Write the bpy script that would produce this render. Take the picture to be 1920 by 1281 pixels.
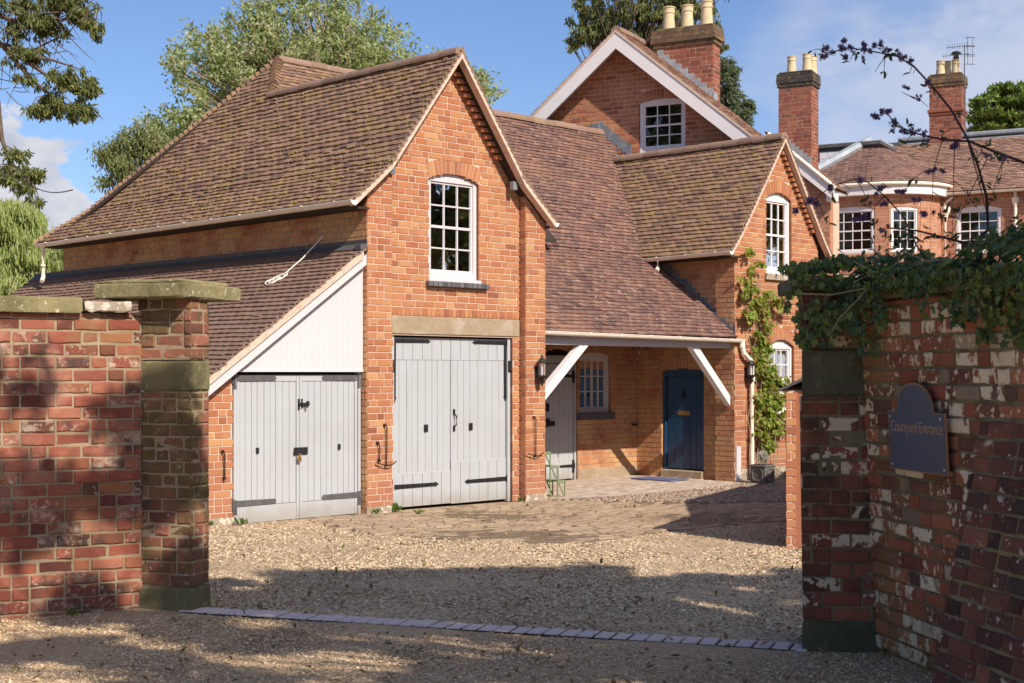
import bpy, math, random
import numpy as np
from mathutils import Vector, Matrix
random.seed(7); RNG = np.random.default_rng(7)
for o in list(bpy.data.objects): bpy.data.objects.remove(o)
SC = bpy.context.scene; COL = SC.collection
PI = math.pi

# ---------------------------------------------------------------- camera, sky, sun, exposure
EYE = 1.68
cam = bpy.data.objects.new('camera', bpy.data.cameras.new('camera')); COL.objects.link(cam)
cam.location = (0, 0, EYE); cam.rotation_euler = (PI/2, 0, 0)
cam.data.lens = 50.0; cam.data.sensor_width = 36.0; cam.data.shift_y = 59.5/1920
cam.data.clip_start = 0.1; cam.data.clip_end = 3000
cam.data.dof.use_dof = True; cam.data.dof.focus_distance = 20.0; cam.data.dof.aperture_fstop = 7.1
SC.camera = cam
SUN = Vector((.1475, -.213, .208)).normalized()           # towards the sun
SUN_EL = math.asin(SUN.z); SUN_AZ = math.atan2(SUN.x, SUN.y)
sl = bpy.data.lights.new('sun', 'SUN'); sl.energy = 4.9; sl.angle = math.radians(.5); sl.color = (1, .91, .78)
so = bpy.data.objects.new('sun', sl); COL.objects.link(so); so.location = (10, -12, 14)
so.rotation_euler = SUN.to_track_quat('Z', 'Y').to_euler()
SC.view_settings.view_transform = 'Standard'; SC.view_settings.look = 'None'
SC.view_settings.exposure = 0.22; SC.view_settings.gamma = 1
SC.cycles.max_bounces = 6; SC.cycles.transparent_max_bounces = 12

def N(nt, t, **kw):
    n = nt.nodes.new(t)
    for k, v in kw.items():
        if k.startswith('i_'): n.inputs[k[2:]].default_value = v
        elif k.startswith('n'): n.inputs[int(k[1:])].default_value = v
        else: setattr(n, k, v)
    return n
def math_(nt, op, a, b=None, c=None, clamp=False):
    n = nt.nodes.new('ShaderNodeMath'); n.operation = op; n.use_clamp = clamp
    for i, x in enumerate((a, b, c)):
        if x is None: continue
        if isinstance(x, (int, float)): n.inputs[i].default_value = x
        else: nt.links.new(x, n.inputs[i])
    return n.outputs[0]
def mixc(nt, f, a, b, mode='MIX'):
    n = nt.nodes.new('ShaderNodeMix'); n.data_type = 'RGBA'; n.blend_type = mode
    for s, x in ((n.inputs[0], f), (n.inputs[6], a), (n.inputs[7], b)):
        if isinstance(x, (int, float)): s.default_value = x
        elif isinstance(x, tuple): s.default_value = (*x[:3], 1)
        else: nt.links.new(x, s)
    return n.outputs[2]

def build_world():
    w = bpy.data.worlds.new('World'); SC.world = w; w.use_nodes = True
    nt = w.node_tree; nt.nodes.clear()
    out = nt.nodes.new('ShaderNodeOutputWorld'); bg = nt.nodes.new('ShaderNodeBackground')
    sky = nt.nodes.new('ShaderNodeTexSky'); sky.sky_type = 'NISHITA'; sky.sun_disc = False
    sky.sun_elevation = SUN_EL; sky.sun_rotation = SUN_AZ
    sky.altitude = 300; sky.air_density = 1.0; sky.dust_density = .5; sky.ozone_density = 2.5
    tint = mixc(nt, 1.0, sky.outputs[0], (.88, .96, 1.16), 'MULTIPLY')
    # clouds: thin veils high on the right, a cumulus low on the left (by direction)
    tc = nt.nodes.new('ShaderNodeTexCoord'); sp = nt.nodes.new('ShaderNodeSeparateXYZ')
    nt.links.new(tc.outputs['Generated'], sp.inputs[0])
    az = math_(nt, 'ARCTAN2', sp.outputs[0], sp.outputs[1]); el = math_(nt, 'ARCSINE', sp.outputs[2])
    cb = nt.nodes.new('ShaderNodeCombineXYZ'); nt.links.new(az, cb.inputs[0]); nt.links.new(math_(nt, 'MULTIPLY', el, 1.7), cb.inputs[1])
    def noise(scale, det, off=0, rough=.55):
        n = nt.nodes.new('ShaderNodeTexNoise'); n.inputs['Scale'].default_value = scale
        n.inputs['Detail'].default_value = det; n.inputs['Roughness'].default_value = rough
        m = nt.nodes.new('ShaderNodeMapping'); m.inputs['Location'].default_value = (off, off*.7, 0)
        nt.links.new(cb.outputs[0], m.inputs[0]); nt.links.new(m.outputs[0], n.inputs[0]); return n.outputs[0]
    def sstep(x, a, b):
        n = nt.nodes.new('ShaderNodeMapRange'); n.interpolation_type = 'SMOOTHSTEP'
        n.inputs[1].default_value = a; n.inputs[2].default_value = b; nt.links.new(x, n.inputs[0]); return n.outputs[0]
    n1 = noise(9, 6, 3.1, .5)
    right = sstep(math_(nt, 'ADD', az, math_(nt, 'MULTIPLY', math_(nt, 'SUBTRACT', n1, .5), .22)), .12, .27)
    n2 = noise(8.0, 7, 7.3, .55)
    veil = math_(nt, 'MULTIPLY', right, math_(nt, 'ADD', .22, math_(nt, 'MULTIPLY', sstep(n2, .36, .58), .72)))
    def blob(a0, e0, ra, re, amp, sc, off):
        dx = math_(nt, 'DIVIDE', math_(nt, 'SUBTRACT', az, a0), ra); dy = math_(nt, 'DIVIDE', math_(nt, 'SUBTRACT', el, e0), re)
        d = math_(nt, 'SQRT', math_(nt, 'ADD', math_(nt, 'MULTIPLY', dx, dx), math_(nt, 'MULTIPLY', dy, dy)))
        d = math_(nt, 'ADD', d, math_(nt, 'MULTIPLY', math_(nt, 'SUBTRACT', noise(sc, 7, off, .6), .5), amp))
        n = nt.nodes.new('ShaderNodeMapRange'); n.interpolation_type = 'SMOOTHSTEP'
        n.inputs[1].default_value = 1.06; n.inputs[2].default_value = .9; nt.links.new(d, n.inputs[0]); return n.outputs[0]
    c1 = blob(-.352, .095, .062, .075, 1.3, 28, 1.7)
    c2 = blob(-.315, .105, .03, .03, 1.2, 30, 5.0)
    c3 = blob(.262, .188, .055, .035, 1.6, 14, 9.2)
    cum = math_(nt, 'MAXIMUM', c1, c2)
    lightn = sstep(noise(22, 6, 4.4), .3, .65)
    ccol = mixc(nt, lightn, (4.4, 4.7, 5.6), (6.6, 6.5, 6.7))
    col = mixc(nt, veil, tint, (5.0, 5.5, 6.9))
    col = mixc(nt, math_(nt, 'MULTIPLY', c3, .0), col, (5.2, 5.5, 6.6))
    col = mixc(nt, math_(nt, 'MULTIPLY', cum, .93), col, ccol)
    nt.links.new(col, bg.inputs[0]); bg.inputs[1].default_value = .10
    nt.links.new(bg.outputs[0], out.inputs[0])
build_world()

# ---------------------------------------------------------------- materials
def mk(name, cols, rough=.85, over=(), bump=(), island=True, spec=.3, metal=0, transl=0, coat=0, zdirt=None):
    """cols: colours spread over the random value of each loose piece; over: (scale, lo, hi, colour, amount[, stretch]) noise stains"""
    m = bpy.data.materials.new(name); m.use_nodes = True; nt = m.node_tree; nt.nodes.clear()
    out = nt.nodes.new('ShaderNodeOutputMaterial'); p = nt.nodes.new('ShaderNodeBsdfPrincipled')
    tc = nt.nodes.new('ShaderNodeTexCoord').outputs['Object']
    if island and len(cols) > 1:
        r = nt.nodes.new('ShaderNodeValToRGB'); g = nt.nodes.new('ShaderNodeNewGeometry'); nt.links.new(g.outputs['Random Per Island'], r.inputs[0])
        e = r.color_ramp.elements
        while len(e) < len(cols): e.new(.5)
        for i, c in enumerate(cols): e[i].position = i/(len(cols)-1); e[i].color = (*c, 1)
        col = r.outputs[0]
        rnd = g.outputs['Random Per Island']
    elif len(cols) > 1:
        n = N(nt, 'ShaderNodeTexNoise', i_Scale=6.0, i_Detail=6.0); nt.links.new(tc, n.inputs[0])
        r = nt.nodes.new('ShaderNodeValToRGB'); e = r.color_ramp.elements
        while len(e) < len(cols): e.new(.5)
        for i, c in enumerate(cols): e[i].position = .3+.4*i/(len(cols)-1); e[i].color = (*c, 1)
        nt.links.new(n.outputs[0], r.inputs[0]); col = r.outputs[0]; rnd = None
    else:
        rg = nt.nodes.new('ShaderNodeRGB'); rg.outputs[0].default_value = (*cols[0], 1); col = rg.outputs[0]; rnd = None
    for ov in over:
        sc, lo, hi, c, amt = ov[:5]; st = ov[5] if len(ov) > 5 else (1, 1, 1)
        mp = nt.nodes.new('ShaderNodeMapping'); mp.inputs['Scale'].default_value = st; nt.links.new(tc, mp.inputs[0])
        mp.inputs['Location'].default_value = (sc*.37, sc*.11, sc*.7)
        n = N(nt, 'ShaderNodeTexNoise', i_Scale=float(sc), i_Detail=7.0, i_Roughness=.6); nt.links.new(mp.outputs[0], n.inputs[0])
        mr = nt.nodes.new('ShaderNodeMapRange'); mr.inputs[1].default_value = lo; mr.inputs[2].default_value = hi; mr.inputs[4].default_value = amt
        nt.links.new(n.outputs[0], mr.inputs[0]); fac = mr.outputs[0]
        if len(ov) > 6 and rnd is not None:      # only some of the bricks have lost their face
            fac = math_(nt, 'MULTIPLY', fac, math_(nt, 'LESS_THAN', math_(nt, 'FRACT', math_(nt, 'MULTIPLY', rnd, 17.3)), ov[6]))
        col = mixc(nt, fac, col, c)
    if zdirt:
        zs = nt.nodes.new('ShaderNodeSeparateXYZ'); nt.links.new(tc, zs.inputs[0]); n = N(nt, 'ShaderNodeTexNoise', i_Scale=5.0, i_Detail=6.0); nt.links.new(tc, n.inputs[0])
        v = math_(nt, 'ADD', zs.outputs[2], math_(nt, 'MULTIPLY', n.outputs[0], -zdirt[1]*1.3)); mr = nt.nodes.new('ShaderNodeMapRange'); mr.inputs[1].default_value = zdirt[0]; mr.inputs[2].default_value = zdirt[0]-zdirt[1]; mr.inputs[4].default_value = zdirt[3]
        nt.links.new(v, mr.inputs[0]); col = mixc(nt, mr.outputs[0], col, zdirt[2])
    nt.links.new(col, p.inputs['Base Color'])
    p.inputs['Roughness'].default_value = rough; p.inputs['Specular IOR Level'].default_value = spec; p.inputs['Metallic'].default_value = metal
    if coat: p.inputs['Coat Weight'].default_value = coat
    last = None
    for sc, stg, dist in bump:
        n = N(nt, 'ShaderNodeTexNoise', i_Scale=float(sc), i_Detail=5.0, i_Roughness=.6); nt.links.new(tc, n.inputs[0])
        b = N(nt, 'ShaderNodeBump', i_Strength=stg, i_Distance=dist); nt.links.new(n.outputs[0], b.inputs['Height'])
        if last: nt.links.new(last, b.inputs['Normal'])
        last = b.outputs[0]
    if last: nt.links.new(last, p.inputs['Normal'])
    if transl:
        t = nt.nodes.new('ShaderNodeBsdfTranslucent'); ms = nt.nodes.new('ShaderNodeMixShader'); ms.inputs[0].default_value = transl
        nt.links.new(mixc(nt, 1.0, col, (1.5, 1.5, .8), 'MULTIPLY'), t.inputs[0]); nt.links.new(p.outputs[0], ms.inputs[1]); nt.links.new(t.outputs[0], ms.inputs[2])
        nt.links.new(ms.outputs[0], out.inputs[0])
    else: nt.links.new(p.outputs[0], out.inputs[0])
    return m
B1 = [(60, .35, .004), (14, .3, .01)]
M = {}
M['brick'] = mk('orange_brick', [(.27,.095,.055),(.44,.18,.085),(.49,.215,.10),(.41,.155,.075),(.53,.28,.13),(.46,.19,.09),(.36,.125,.065),(.49,.235,.11),(.44,.17,.08),(.40,.14,.07)], .9,
   over=[(2.2,.55,.75,(.60,.34,.19),.35),(9,.60,.78,(.28,.08,.045),.55),(28,.62,.75,(.62,.42,.3),.4),(.9,.5,.72,(.40,.14,.08),.35)], bump=B1, zdirt=(.45,.6,(.40,.17,.11),.55))
M['mortar'] = mk('lime_mortar', [(.68,.53,.42),(.56,.42,.32)], .95, over=[(4,.52,.8,(.45,.27,.17),.6)], bump=B1, island=False)
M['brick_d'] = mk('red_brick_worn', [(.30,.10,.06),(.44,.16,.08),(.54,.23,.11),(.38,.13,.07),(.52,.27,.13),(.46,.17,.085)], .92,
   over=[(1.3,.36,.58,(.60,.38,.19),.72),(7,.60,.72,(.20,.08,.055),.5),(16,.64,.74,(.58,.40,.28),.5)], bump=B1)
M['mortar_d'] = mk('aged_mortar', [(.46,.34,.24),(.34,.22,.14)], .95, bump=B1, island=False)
M['brick_r'] = mk('chimney_brick', [(.20,.065,.045),(.32,.105,.065),(.26,.085,.055),(.38,.14,.08),(.16,.06,.045)], .92, over=[(4,.58,.75,(.16,.07,.05),.6)], bump=B1)
M['brick_b'] = mk('house_brick', [(.40,.17,.10),(.50,.22,.12),(.46,.19,.11),(.54,.27,.16),(.36,.13,.08)], .92, over=[(3,.5,.7,(.5,.3,.2),.5)], bump=B1)
M['gate_brick'] = mk('gate_brick', [(.08,.03,.025),(.28,.08,.05),(.32,.10,.06),(.21,.06,.04),(.36,.13,.08),(.25,.07,.045),(.34,.14,.065),(.12,.04,.03),(.30,.09,.055),(.38,.16,.10)], .92,
   over=[(2.6,.50,.64,(.50,.27,.20),.5),(3.3,.57,.68,(.06,.042,.035),.85),(30,.54,.64,(.60,.50,.40),.6,(1,1,1),.3),(9,.52,.60,(.55,.44,.34),.5,(1,1,1),.14),(8,.48,.62,(.06,.05,.045),.75,(1,1,1),.25),(1.3,.56,.70,(.24,.18,.08),.55)], bump=[(35,.5,.01),(120,.3,.003)])
M['gate_mortar'] = mk('gate_mortar', [(.40,.31,.21),(.27,.20,.12)], .95, over=[(2.0,.5,.7,(.24,.19,.09),.7)], bump=[(60,.5,.008)], island=False)
M['moss_brick'] = mk('mossy_brick', [(.12,.05,.035),(.28,.10,.06),(.34,.13,.08),(.18,.07,.05)], .95,
   over=[(2.2,.42,.56,(.12,.10,.04),.85),(5,.55,.68,(.05,.04,.03),.7),(19,.60,.68,(.5,.42,.32),.55)], bump=[(35,.5,.01),(120,.3,.003)])
M['flake_brick'] = mk('flaking_brick', [(.20,.06,.04),(.40,.13,.07),(.30,.09,.055),(.46,.18,.09),(.15,.055,.04),(.38,.15,.08),(.10,.055,.045),(.58,.47,.31)], .92,
   over=[(1.7,.54,.66,(.06,.045,.035),.75),(9.0,.46,.50,(.85,.73,.52),.9,(1,1,1),.22),(22,.54,.58,(.80,.68,.48),.85,(1,1,1),.5),(1.1,.46,.66,(.28,.22,.08),.6),(40,.66,.70,(.2,.15,.08),.6)], bump=[(30,.6,.012),(120,.3,.003)])
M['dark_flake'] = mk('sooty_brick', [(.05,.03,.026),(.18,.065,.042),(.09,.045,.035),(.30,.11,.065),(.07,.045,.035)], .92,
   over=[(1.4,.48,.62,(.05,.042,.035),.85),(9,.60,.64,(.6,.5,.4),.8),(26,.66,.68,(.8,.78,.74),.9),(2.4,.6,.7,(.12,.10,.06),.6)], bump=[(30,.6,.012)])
M['flake_mortar'] = mk('yellowed_mortar', [(.24,.20,.12),(.10,.08,.05)], .95, over=[(3,.5,.7,(.26,.24,.10),.7)], bump=[(60,.5,.008)], island=False)
TILEOV = [(3.0,.55,.78,(.24,.16,.09),.5),(30,.66,.72,(.58,.5,.44),.5)]
M['tile_a'] = mk('clay_tile_mossy', [(.20,.115,.085),(.27,.155,.105),(.31,.18,.12),(.26,.15,.105),(.35,.215,.145),(.24,.14,.10),(.15,.095,.08),(.30,.175,.125)], .85,
   over=TILEOV+[(2.3,.48,.68,(.32,.225,.08),.55),(12,.57,.68,(.38,.28,.07),.65)], bump=[(40,.4,.006)])
M['tile_b'] = mk('clay_tile_plum', [(.11,.065,.06),(.165,.09,.075),(.22,.115,.09),(.18,.10,.085),(.25,.135,.10),(.14,.08,.072),(.28,.16,.115),(.20,.10,.08)], .82,
   over=[(3.2,.58,.75,(.19,.15,.075),.5),(14,.63,.67,(.62,.58,.5),.8,(1.8,.6,1.2)),(1.1,.52,.72,(.33,.175,.115),.45)], bump=[(40,.4,.006)])
M['tile_s'] = mk('clay_tile_smooth', [(.20,.125,.095),(.24,.15,.11),(.27,.165,.12),(.22,.135,.10)], .85, over=[(2.5,.56,.75,(.24,.19,.11),.5)], bump=[(40,.3,.005)])
M['tile_e'] = mk('clay_tile_far', [(.20,.12,.10),(.34,.20,.145),(.40,.24,.165),(.28,.16,.12),(.45,.29,.20),(.17,.10,.085)], .85, over=[(3,.6,.75,(.24,.19,.1),.4)])
M['deck'] = mk('roof_underlay', [(.05,.035,.03)], .95)
M['verge'] = mk('verge_mortar', [(.66,.50,.40)], .9, over=[(12,.45,.7,(.46,.30,.22),.7)], bump=[(40,.4,.005)])
M['ridge'] = mk('ridge_tile', [(.24,.145,.11),(.30,.19,.145),(.20,.125,.10)], .85, over=[(5,.5,.7,(.25,.2,.09),.7),(22,.62,.7,(.6,.5,.4),.5)], bump=[(30,.5,.006)])
M['lead'] = mk('lead_sheet', [(.20,.22,.25)], .5, over=[(6,.45,.7,(.36,.38,.42),.6)], metal=.3, bump=[(12,.3,.01)])
M['leadp'] = mk('pale_lead', [(.30,.325,.36)], .5, over=[(6,.45,.7,(.5,.54,.6),.6)], metal=.2, bump=[(12,.3,.01)])
M['white'] = mk('white_paint', [(.80,.75,.76)], .5, over=[(3,.5,.8,(.70,.64,.62),.5),(24,.68,.75,(.5,.42,.38),.5)], bump=[(30,.1,.002)])
M['pinkw'] = mk('blush_white_paint', [(.63,.59,.61)], .5, over=[(3,.5,.8,(.62,.56,.55),.5)], bump=[(30,.1,.002)])
M['cream'] = mk('cream_plastic', [(.93,.82,.69)], .4, over=[(2,.5,.8,(.55,.42,.32),.5)])
M['door'] = mk('grey_door_paint', [(.455,.47,.49)], .55, over=[(1.3,.42,.75,(.41,.415,.42),.8),(9,.60,.72,(.36,.35,.33),.45,(1,1,.12)),(30,.62,.70,(.36,.34,.31),.4,(1,1,.25)),(40,.70,.74,(.25,.22,.2),.5)], bump=[(18,.15,.003)], zdirt=(.10,.25,(.29,.25,.20),.6))
M['blue'] = mk('blue_door_paint', [(.016,.062,.135)], .35, over=[(3,.5,.8,(.016,.062,.13),.6)], spec=.5)
M['iron'] = mk('black_iron', [(.018,.018,.02)], .5, over=[(20,.6,.75,(.06,.04,.03),.6)], spec=.4)
M['rust'] = mk('rusty_iron', [(.05,.025,.018)], .8, over=[(30,.5,.7,(.11,.045,.025),.8)])
M['stone'] = mk('lintel_stone', [(.36,.27,.18)], .9, over=[(5,.48,.7,(.50,.42,.33),.7),(30,.60,.7,(.66,.60,.52),.5),(2,.5,.7,(.28,.20,.13),.5)], bump=B1)
M['mstone'] = mk('mossy_stone', [(.28,.235,.12)], .95, over=[(2.5,.45,.65,(.13,.115,.05),.8),(26,.60,.66,(.62,.56,.44),.8),(8,.62,.72,(.36,.30,.14),.6)], bump=[(20,.6,.02),(90,.4,.004)])
M['gstone'] = mk('green_stone', [(.20,.175,.085)], .95, over=[(2.2,.42,.62,(.10,.09,.045),.8),(14,.58,.66,(.34,.28,.16),.6)], bump=[(9,.7,.03),(60,.5,.006)])
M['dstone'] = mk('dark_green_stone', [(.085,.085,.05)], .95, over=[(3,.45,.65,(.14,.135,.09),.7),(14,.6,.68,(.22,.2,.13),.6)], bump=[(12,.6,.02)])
M['lstone'] = mk('lichen_stone', [(.36,.29,.22)], .95, over=[(14,.52,.58,(.66,.58,.48),.9),(3,.5,.7,(.22,.17,.10),.7)], bump=[(30,.6,.01)])
M['bluebrick'] = mk('blue_sill_brick', [(.08,.075,.085),(.13,.12,.13),(.17,.16,.165)], .8, bump=B1)
M['slate'] = mk('dark_slate', [(.10,.095,.10)], .7, over=[(8,.5,.7,(.17,.16,.16),.6)], bump=B1)
M['pot'] = mk('buff_clay', [(.66,.53,.33)], .8, over=[(4,.5,.75,(.46,.35,.2),.7)], bump=[(40,.3,.003)])
M['capbrick'] = mk('lichened_cap_brick', [(.10,.07,.05),(.20,.12,.075),(.14,.10,.06)], .95, over=[(5,.54,.66,(.36,.26,.08),.6),(3,.52,.7,(.05,.045,.04),.6)], bump=B1)
M['darkcap'] = mk('sooty_cap_brick', [(.045,.04,.04),(.09,.075,.06),(.06,.055,.05)], .95, over=[(5,.58,.68,(.32,.23,.07),.8)], bump=B1)
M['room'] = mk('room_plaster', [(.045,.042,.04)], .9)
M['curtain'] = mk('pale_curtain', [(.55,.50,.44)], .95, bump=[(3,.3,.02)])
M['drape'] = mk('cream_drape', [(.62,.5,.38)], .95)
M['signblue'] = mk('slate_blue_paint', [(.052,.07,.115)], .5, over=[(6,.5,.8,(.065,.085,.14),.6)], spec=.5)
M['gold'] = mk('bronze_lettering', [(.46,.30,.18)], .6)
M['copper'] = mk('copper_edge', [(.34,.18,.10)], .6)
M['brass'] = mk('brass', [(.5,.32,.14)], .35, metal=.8)
M['steel'] = mk('screw_steel', [(.75,.75,.75)], .3, metal=.6)
M['black'] = mk('black_lacquer', [(.02,.016,.015)], .35, spec=.5)
M['candle'] = mk('lamp_tube', [(.8,.78,.74)], .5)
M['mat'] = mk('blue_doormat', [(.10,.11,.24)], .95, over=[(60,.5,.6,(.24,.25,.4),.7)])
M['planter'] = mk('lead_look_planter', [(.15,.14,.13)], .6, over=[(8,.5,.7,(.24,.23,.21),.6)])
M['soil'] = mk('dark_soil', [(.04,.03,.02)], .95)
M['greenm'] = mk('sage_metal', [(.20,.26,.14)], .5, over=[(20,.6,.7,(.3,.3,.24),.5)])
M['bark'] = mk('brown_bark', [(.13,.09,.065)], .95, over=[(9,.5,.7,(.26,.21,.17),.6)], bump=[(20,.6,.02)])
M['palebark'] = mk('pale_twig', [(.34,.27,.19)], .9)
M['darktwig'] = mk('dark_twig', [(.035,.024,.032)], .9)
M['kerb'] = mk('blue_paver', [(.58,.49,.48),(.64,.53,.51),(.60,.50,.51),(.68,.55,.52)], .85, over=[(9,.58,.75,(.30,.25,.25),.4)], bump=[(60,.4,.004)])
M['paver'] = mk('worn_paving_brick', [(.24,.165,.11),(.34,.24,.16),(.42,.31,.21),(.30,.21,.14),(.38,.27,.185)], .92, over=[(2,.48,.68,(.36,.27,.17),.7),(7,.60,.70,(.17,.13,.055),.7)], bump=[(50,.5,.008)])
M['flag'] = mk('dusty_porch_brick', [(.46,.36,.29),(.54,.44,.36),(.40,.30,.24),(.58,.47,.38)], .92, over=[(3,.5,.7,(.40,.30,.21),.6)], bump=[(50,.4,.006)])
M['cobble'] = mk('river_cobble', [(.22,.15,.11),(.36,.26,.19),(.28,.19,.14),(.44,.34,.26),(.18,.13,.11)], .8, bump=[(60,.3,.004)])
M['dirt'] = mk('sandy_dirt', [(.24,.17,.11),(.16,.11,.07),(.30,.22,.14)], .95, over=[(4,.55,.7,(.12,.11,.04),.5)], bump=[(60,.5,.01)], island=False)
M['pebble'] = mk('cream_gravel', [(.16,.11,.08),(.58,.42,.26),(.70,.53,.35),(.46,.32,.20),(.64,.48,.31),(.34,.24,.15),(.78,.64,.46),(.24,.17,.12)], .85)
M['pebble2'] = mk('tan_gravel', [(.22,.14,.08),(.66,.46,.27),(.74,.54,.34),(.50,.33,.19),(.62,.43,.25),(.80,.64,.45),(.38,.24,.13)], .88)
def leafm(name, cols, t=.3, rough=.55, spec=.35): return mk(name, cols, rough, transl=t, spec=spec)
M['lf_silver'] = leafm('silvery_leaf', [(.16,.22,.07),(.32,.38,.17),(.44,.49,.27),(.25,.31,.11),(.55,.58,.38)], .45)
M['lf_olive'] = leafm('olive_leaf', [(.13,.16,.055),(.22,.25,.09),(.30,.33,.13)], .35)
M['lf_conif'] = leafm('conifer_spray', [(.06,.09,.035),(.14,.17,.055),(.25,.26,.08),(.10,.13,.05),(.32,.31,.11)], .35)
M['lf_cedar'] = leafm('cedar_spray', [(.09,.14,.03),(.17,.24,.045),(.23,.31,.06),(.06,.09,.03)], .25)
M['lf_bluec'] = leafm('blue_conifer_spray', [(.07,.10,.065),(.13,.17,.10),(.20,.23,.11),(.10,.13,.07)], .25)
M['lf_willow'] = leafm('willow_leaf', [(.30,.37,.12),(.42,.48,.19),(.50,.54,.27),(.24,.29,.10)], .45)
M['lf_ivy'] = leafm('ivy_leaf', [(.03,.07,.03),(.055,.11,.04),(.10,.17,.05),(.045,.09,.045),(.24,.30,.06),(.06,.12,.055),(.15,.22,.05),(.14,.10,.05)], .3, .32, .4)
M['lf_vine'] = leafm('climber_leaf', [(.14,.20,.03),(.24,.33,.05),(.32,.40,.08),(.30,.22,.07),(.20,.28,.045)], .4)
M['lf_weed'] = leafm('weed_leaf', [(.08,.15,.03),(.14,.23,.05)], .3)
M['lf_grey'] = leafm('silver_stem', [(.40,.38,.34),(.52,.5,.45)], .2)
M['lf_bud'] = leafm('buddleia_leaf', [(.03,.05,.025),(.06,.095,.03),(.04,.07,.035)], .2)
M['flower'] = mk('mauve_flower', [(.05,.03,.085),(.14,.09,.22),(.30,.2,.42),(.03,.02,.04)], .8, transl=.2)
M['moss'] = mk('moss_cushion', [(.26,.19,.04),(.36,.27,.06),(.42,.32,.08),(.20,.15,.05)], .95, bump=[(80,.6,.01)])
M['litter'] = mk('fallen_leaf', [(.10,.13,.035),(.20,.12,.05),(.30,.20,.10),(.14,.17,.05)], .8)
def glass_mat():
    m = bpy.data.materials.new('window_glass'); m.use_nodes = True; nt = m.node_tree; nt.nodes.clear()
    out = nt.nodes.new('ShaderNodeOutputMaterial'); t = nt.nodes.new('ShaderNodeBsdfTransparent'); t.inputs[0].default_value = (.85,.9,.88,1)
    g = N(nt, 'ShaderNodeBsdfGlossy'); g.inputs['Roughness'].default_value = .02; g.inputs[0].default_value = (.9,.9,.9,1)
    f = N(nt, 'ShaderNodeFresnel', i_IOR=1.55); ms = nt.nodes.new('ShaderNodeMixShader')
    tc = nt.nodes.new('ShaderNodeTexCoord'); n = N(nt, 'ShaderNodeTexNoise', i_Scale=2.5, i_Detail=2.0); nt.links.new(tc.outputs['Object'], n.inputs[0])
    b = N(nt, 'ShaderNodeBump', i_Strength=.25, i_Distance=.01); nt.links.new(n.outputs[0], b.inputs['Height'])
    nt.links.new(b.outputs[0], g.inputs['Normal']); nt.links.new(b.outputs[0], f.inputs['Normal'])
    nt.links.new(math_(nt, 'MULTIPLY', f.outputs[0], 1.4, clamp=True), ms.inputs[0]); nt.links.new(t.outputs[0], ms.inputs[1]); nt.links.new(g.outputs[0], ms.inputs[2])
    nt.links.new(ms.outputs[0], out.inputs[0]); return m
M['glass'] = glass_mat()
def lamp_glass():
    m = mk('lamp_glass', [(.5,.5,.5)], .1); p = [n for n in m.node_tree.nodes if n.type == 'BSDF_PRINCIPLED'][0]
    p.inputs['Alpha'].default_value = .25; return m
M['lglass'] = lamp_glass()
def gravel_mat():
    m = bpy.data.materials.new('loose_gravel'); m.use_nodes = True; nt = m.node_tree; nt.nodes.clear()
    out = nt.nodes.new('ShaderNodeOutputMaterial'); p = nt.nodes.new('ShaderNodeBsdfPrincipled'); nt.links.new(p.outputs[0], out.inputs[0])
    tc = nt.nodes.new('ShaderNodeTexCoord').outputs['Object']
    v = N(nt, 'ShaderNodeTexVoronoi', i_Scale=55.0); nt.links.new(tc, v.inputs['Vector'])
    sp = nt.nodes.new('ShaderNodeSeparateColor'); nt.links.new(v.outputs['Color'], sp.inputs[0])
    r = nt.nodes.new('ShaderNodeValToRGB'); e = r.color_ramp.elements
    cs = [(.13,.09,.06),(.50,.36,.22),(.62,.46,.30),(.36,.25,.15),(.70,.54,.37)]
    while len(e) < 5: e.new(.5)
    for i, c in enumerate(cs): e[i].position = i/4; e[i].color = (*c, 1)
    nt.links.new(sp.outputs[0], r.inputs[0])
    # tan fine gravel on the drive side of the kerb
    gx = nt.nodes.new('ShaderNodeSeparateXYZ'); nt.links.new(tc, gx.inputs[0])
    d = math_(nt, 'ADD', gx.outputs[1], math_(nt, 'MULTIPLY', gx.outputs[0], .329))
    mr = N(nt, 'ShaderNodeMapRange'); mr.inputs[1].default_value = 9.1; mr.inputs[2].default_value = 9.3; nt.links.new(d, mr.inputs[0])
    tan = mixc(nt, .6, r.outputs[0], (.50,.355,.215))
    col = mixc(nt, mr.outputs[0], tan, r.outputs[0])
    n = N(nt, 'ShaderNodeTexNoise', i_Scale=1.1, i_Detail=8.0); nt.links.new(tc, n.inputs[0])
    m2 = N(nt, 'ShaderNodeMapRange'); m2.inputs[1].default_value = .52; m2.inputs[2].default_value = .7; m2.inputs[4].default_value = .62; nt.links.new(n.outputs[0], m2.inputs[0])
    col = mixc(nt, m2.outputs[0], col, (.20,.14,.085))
    nt.links.new(col, p.inputs['Base Color']); p.inputs['Roughness'].default_value = .9; p.inputs['Specular IOR Level'].default_value = .2
    b = N(nt, 'ShaderNodeBump', i_Strength=.9, i_Distance=.014); b.invert = True; nt.links.new(v.outputs['Distance'], b.inputs['Height']); nt.links.new(b.outputs[0], p.inputs['Normal'])
    return m
M['gravel'] = gravel_mat()

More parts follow.
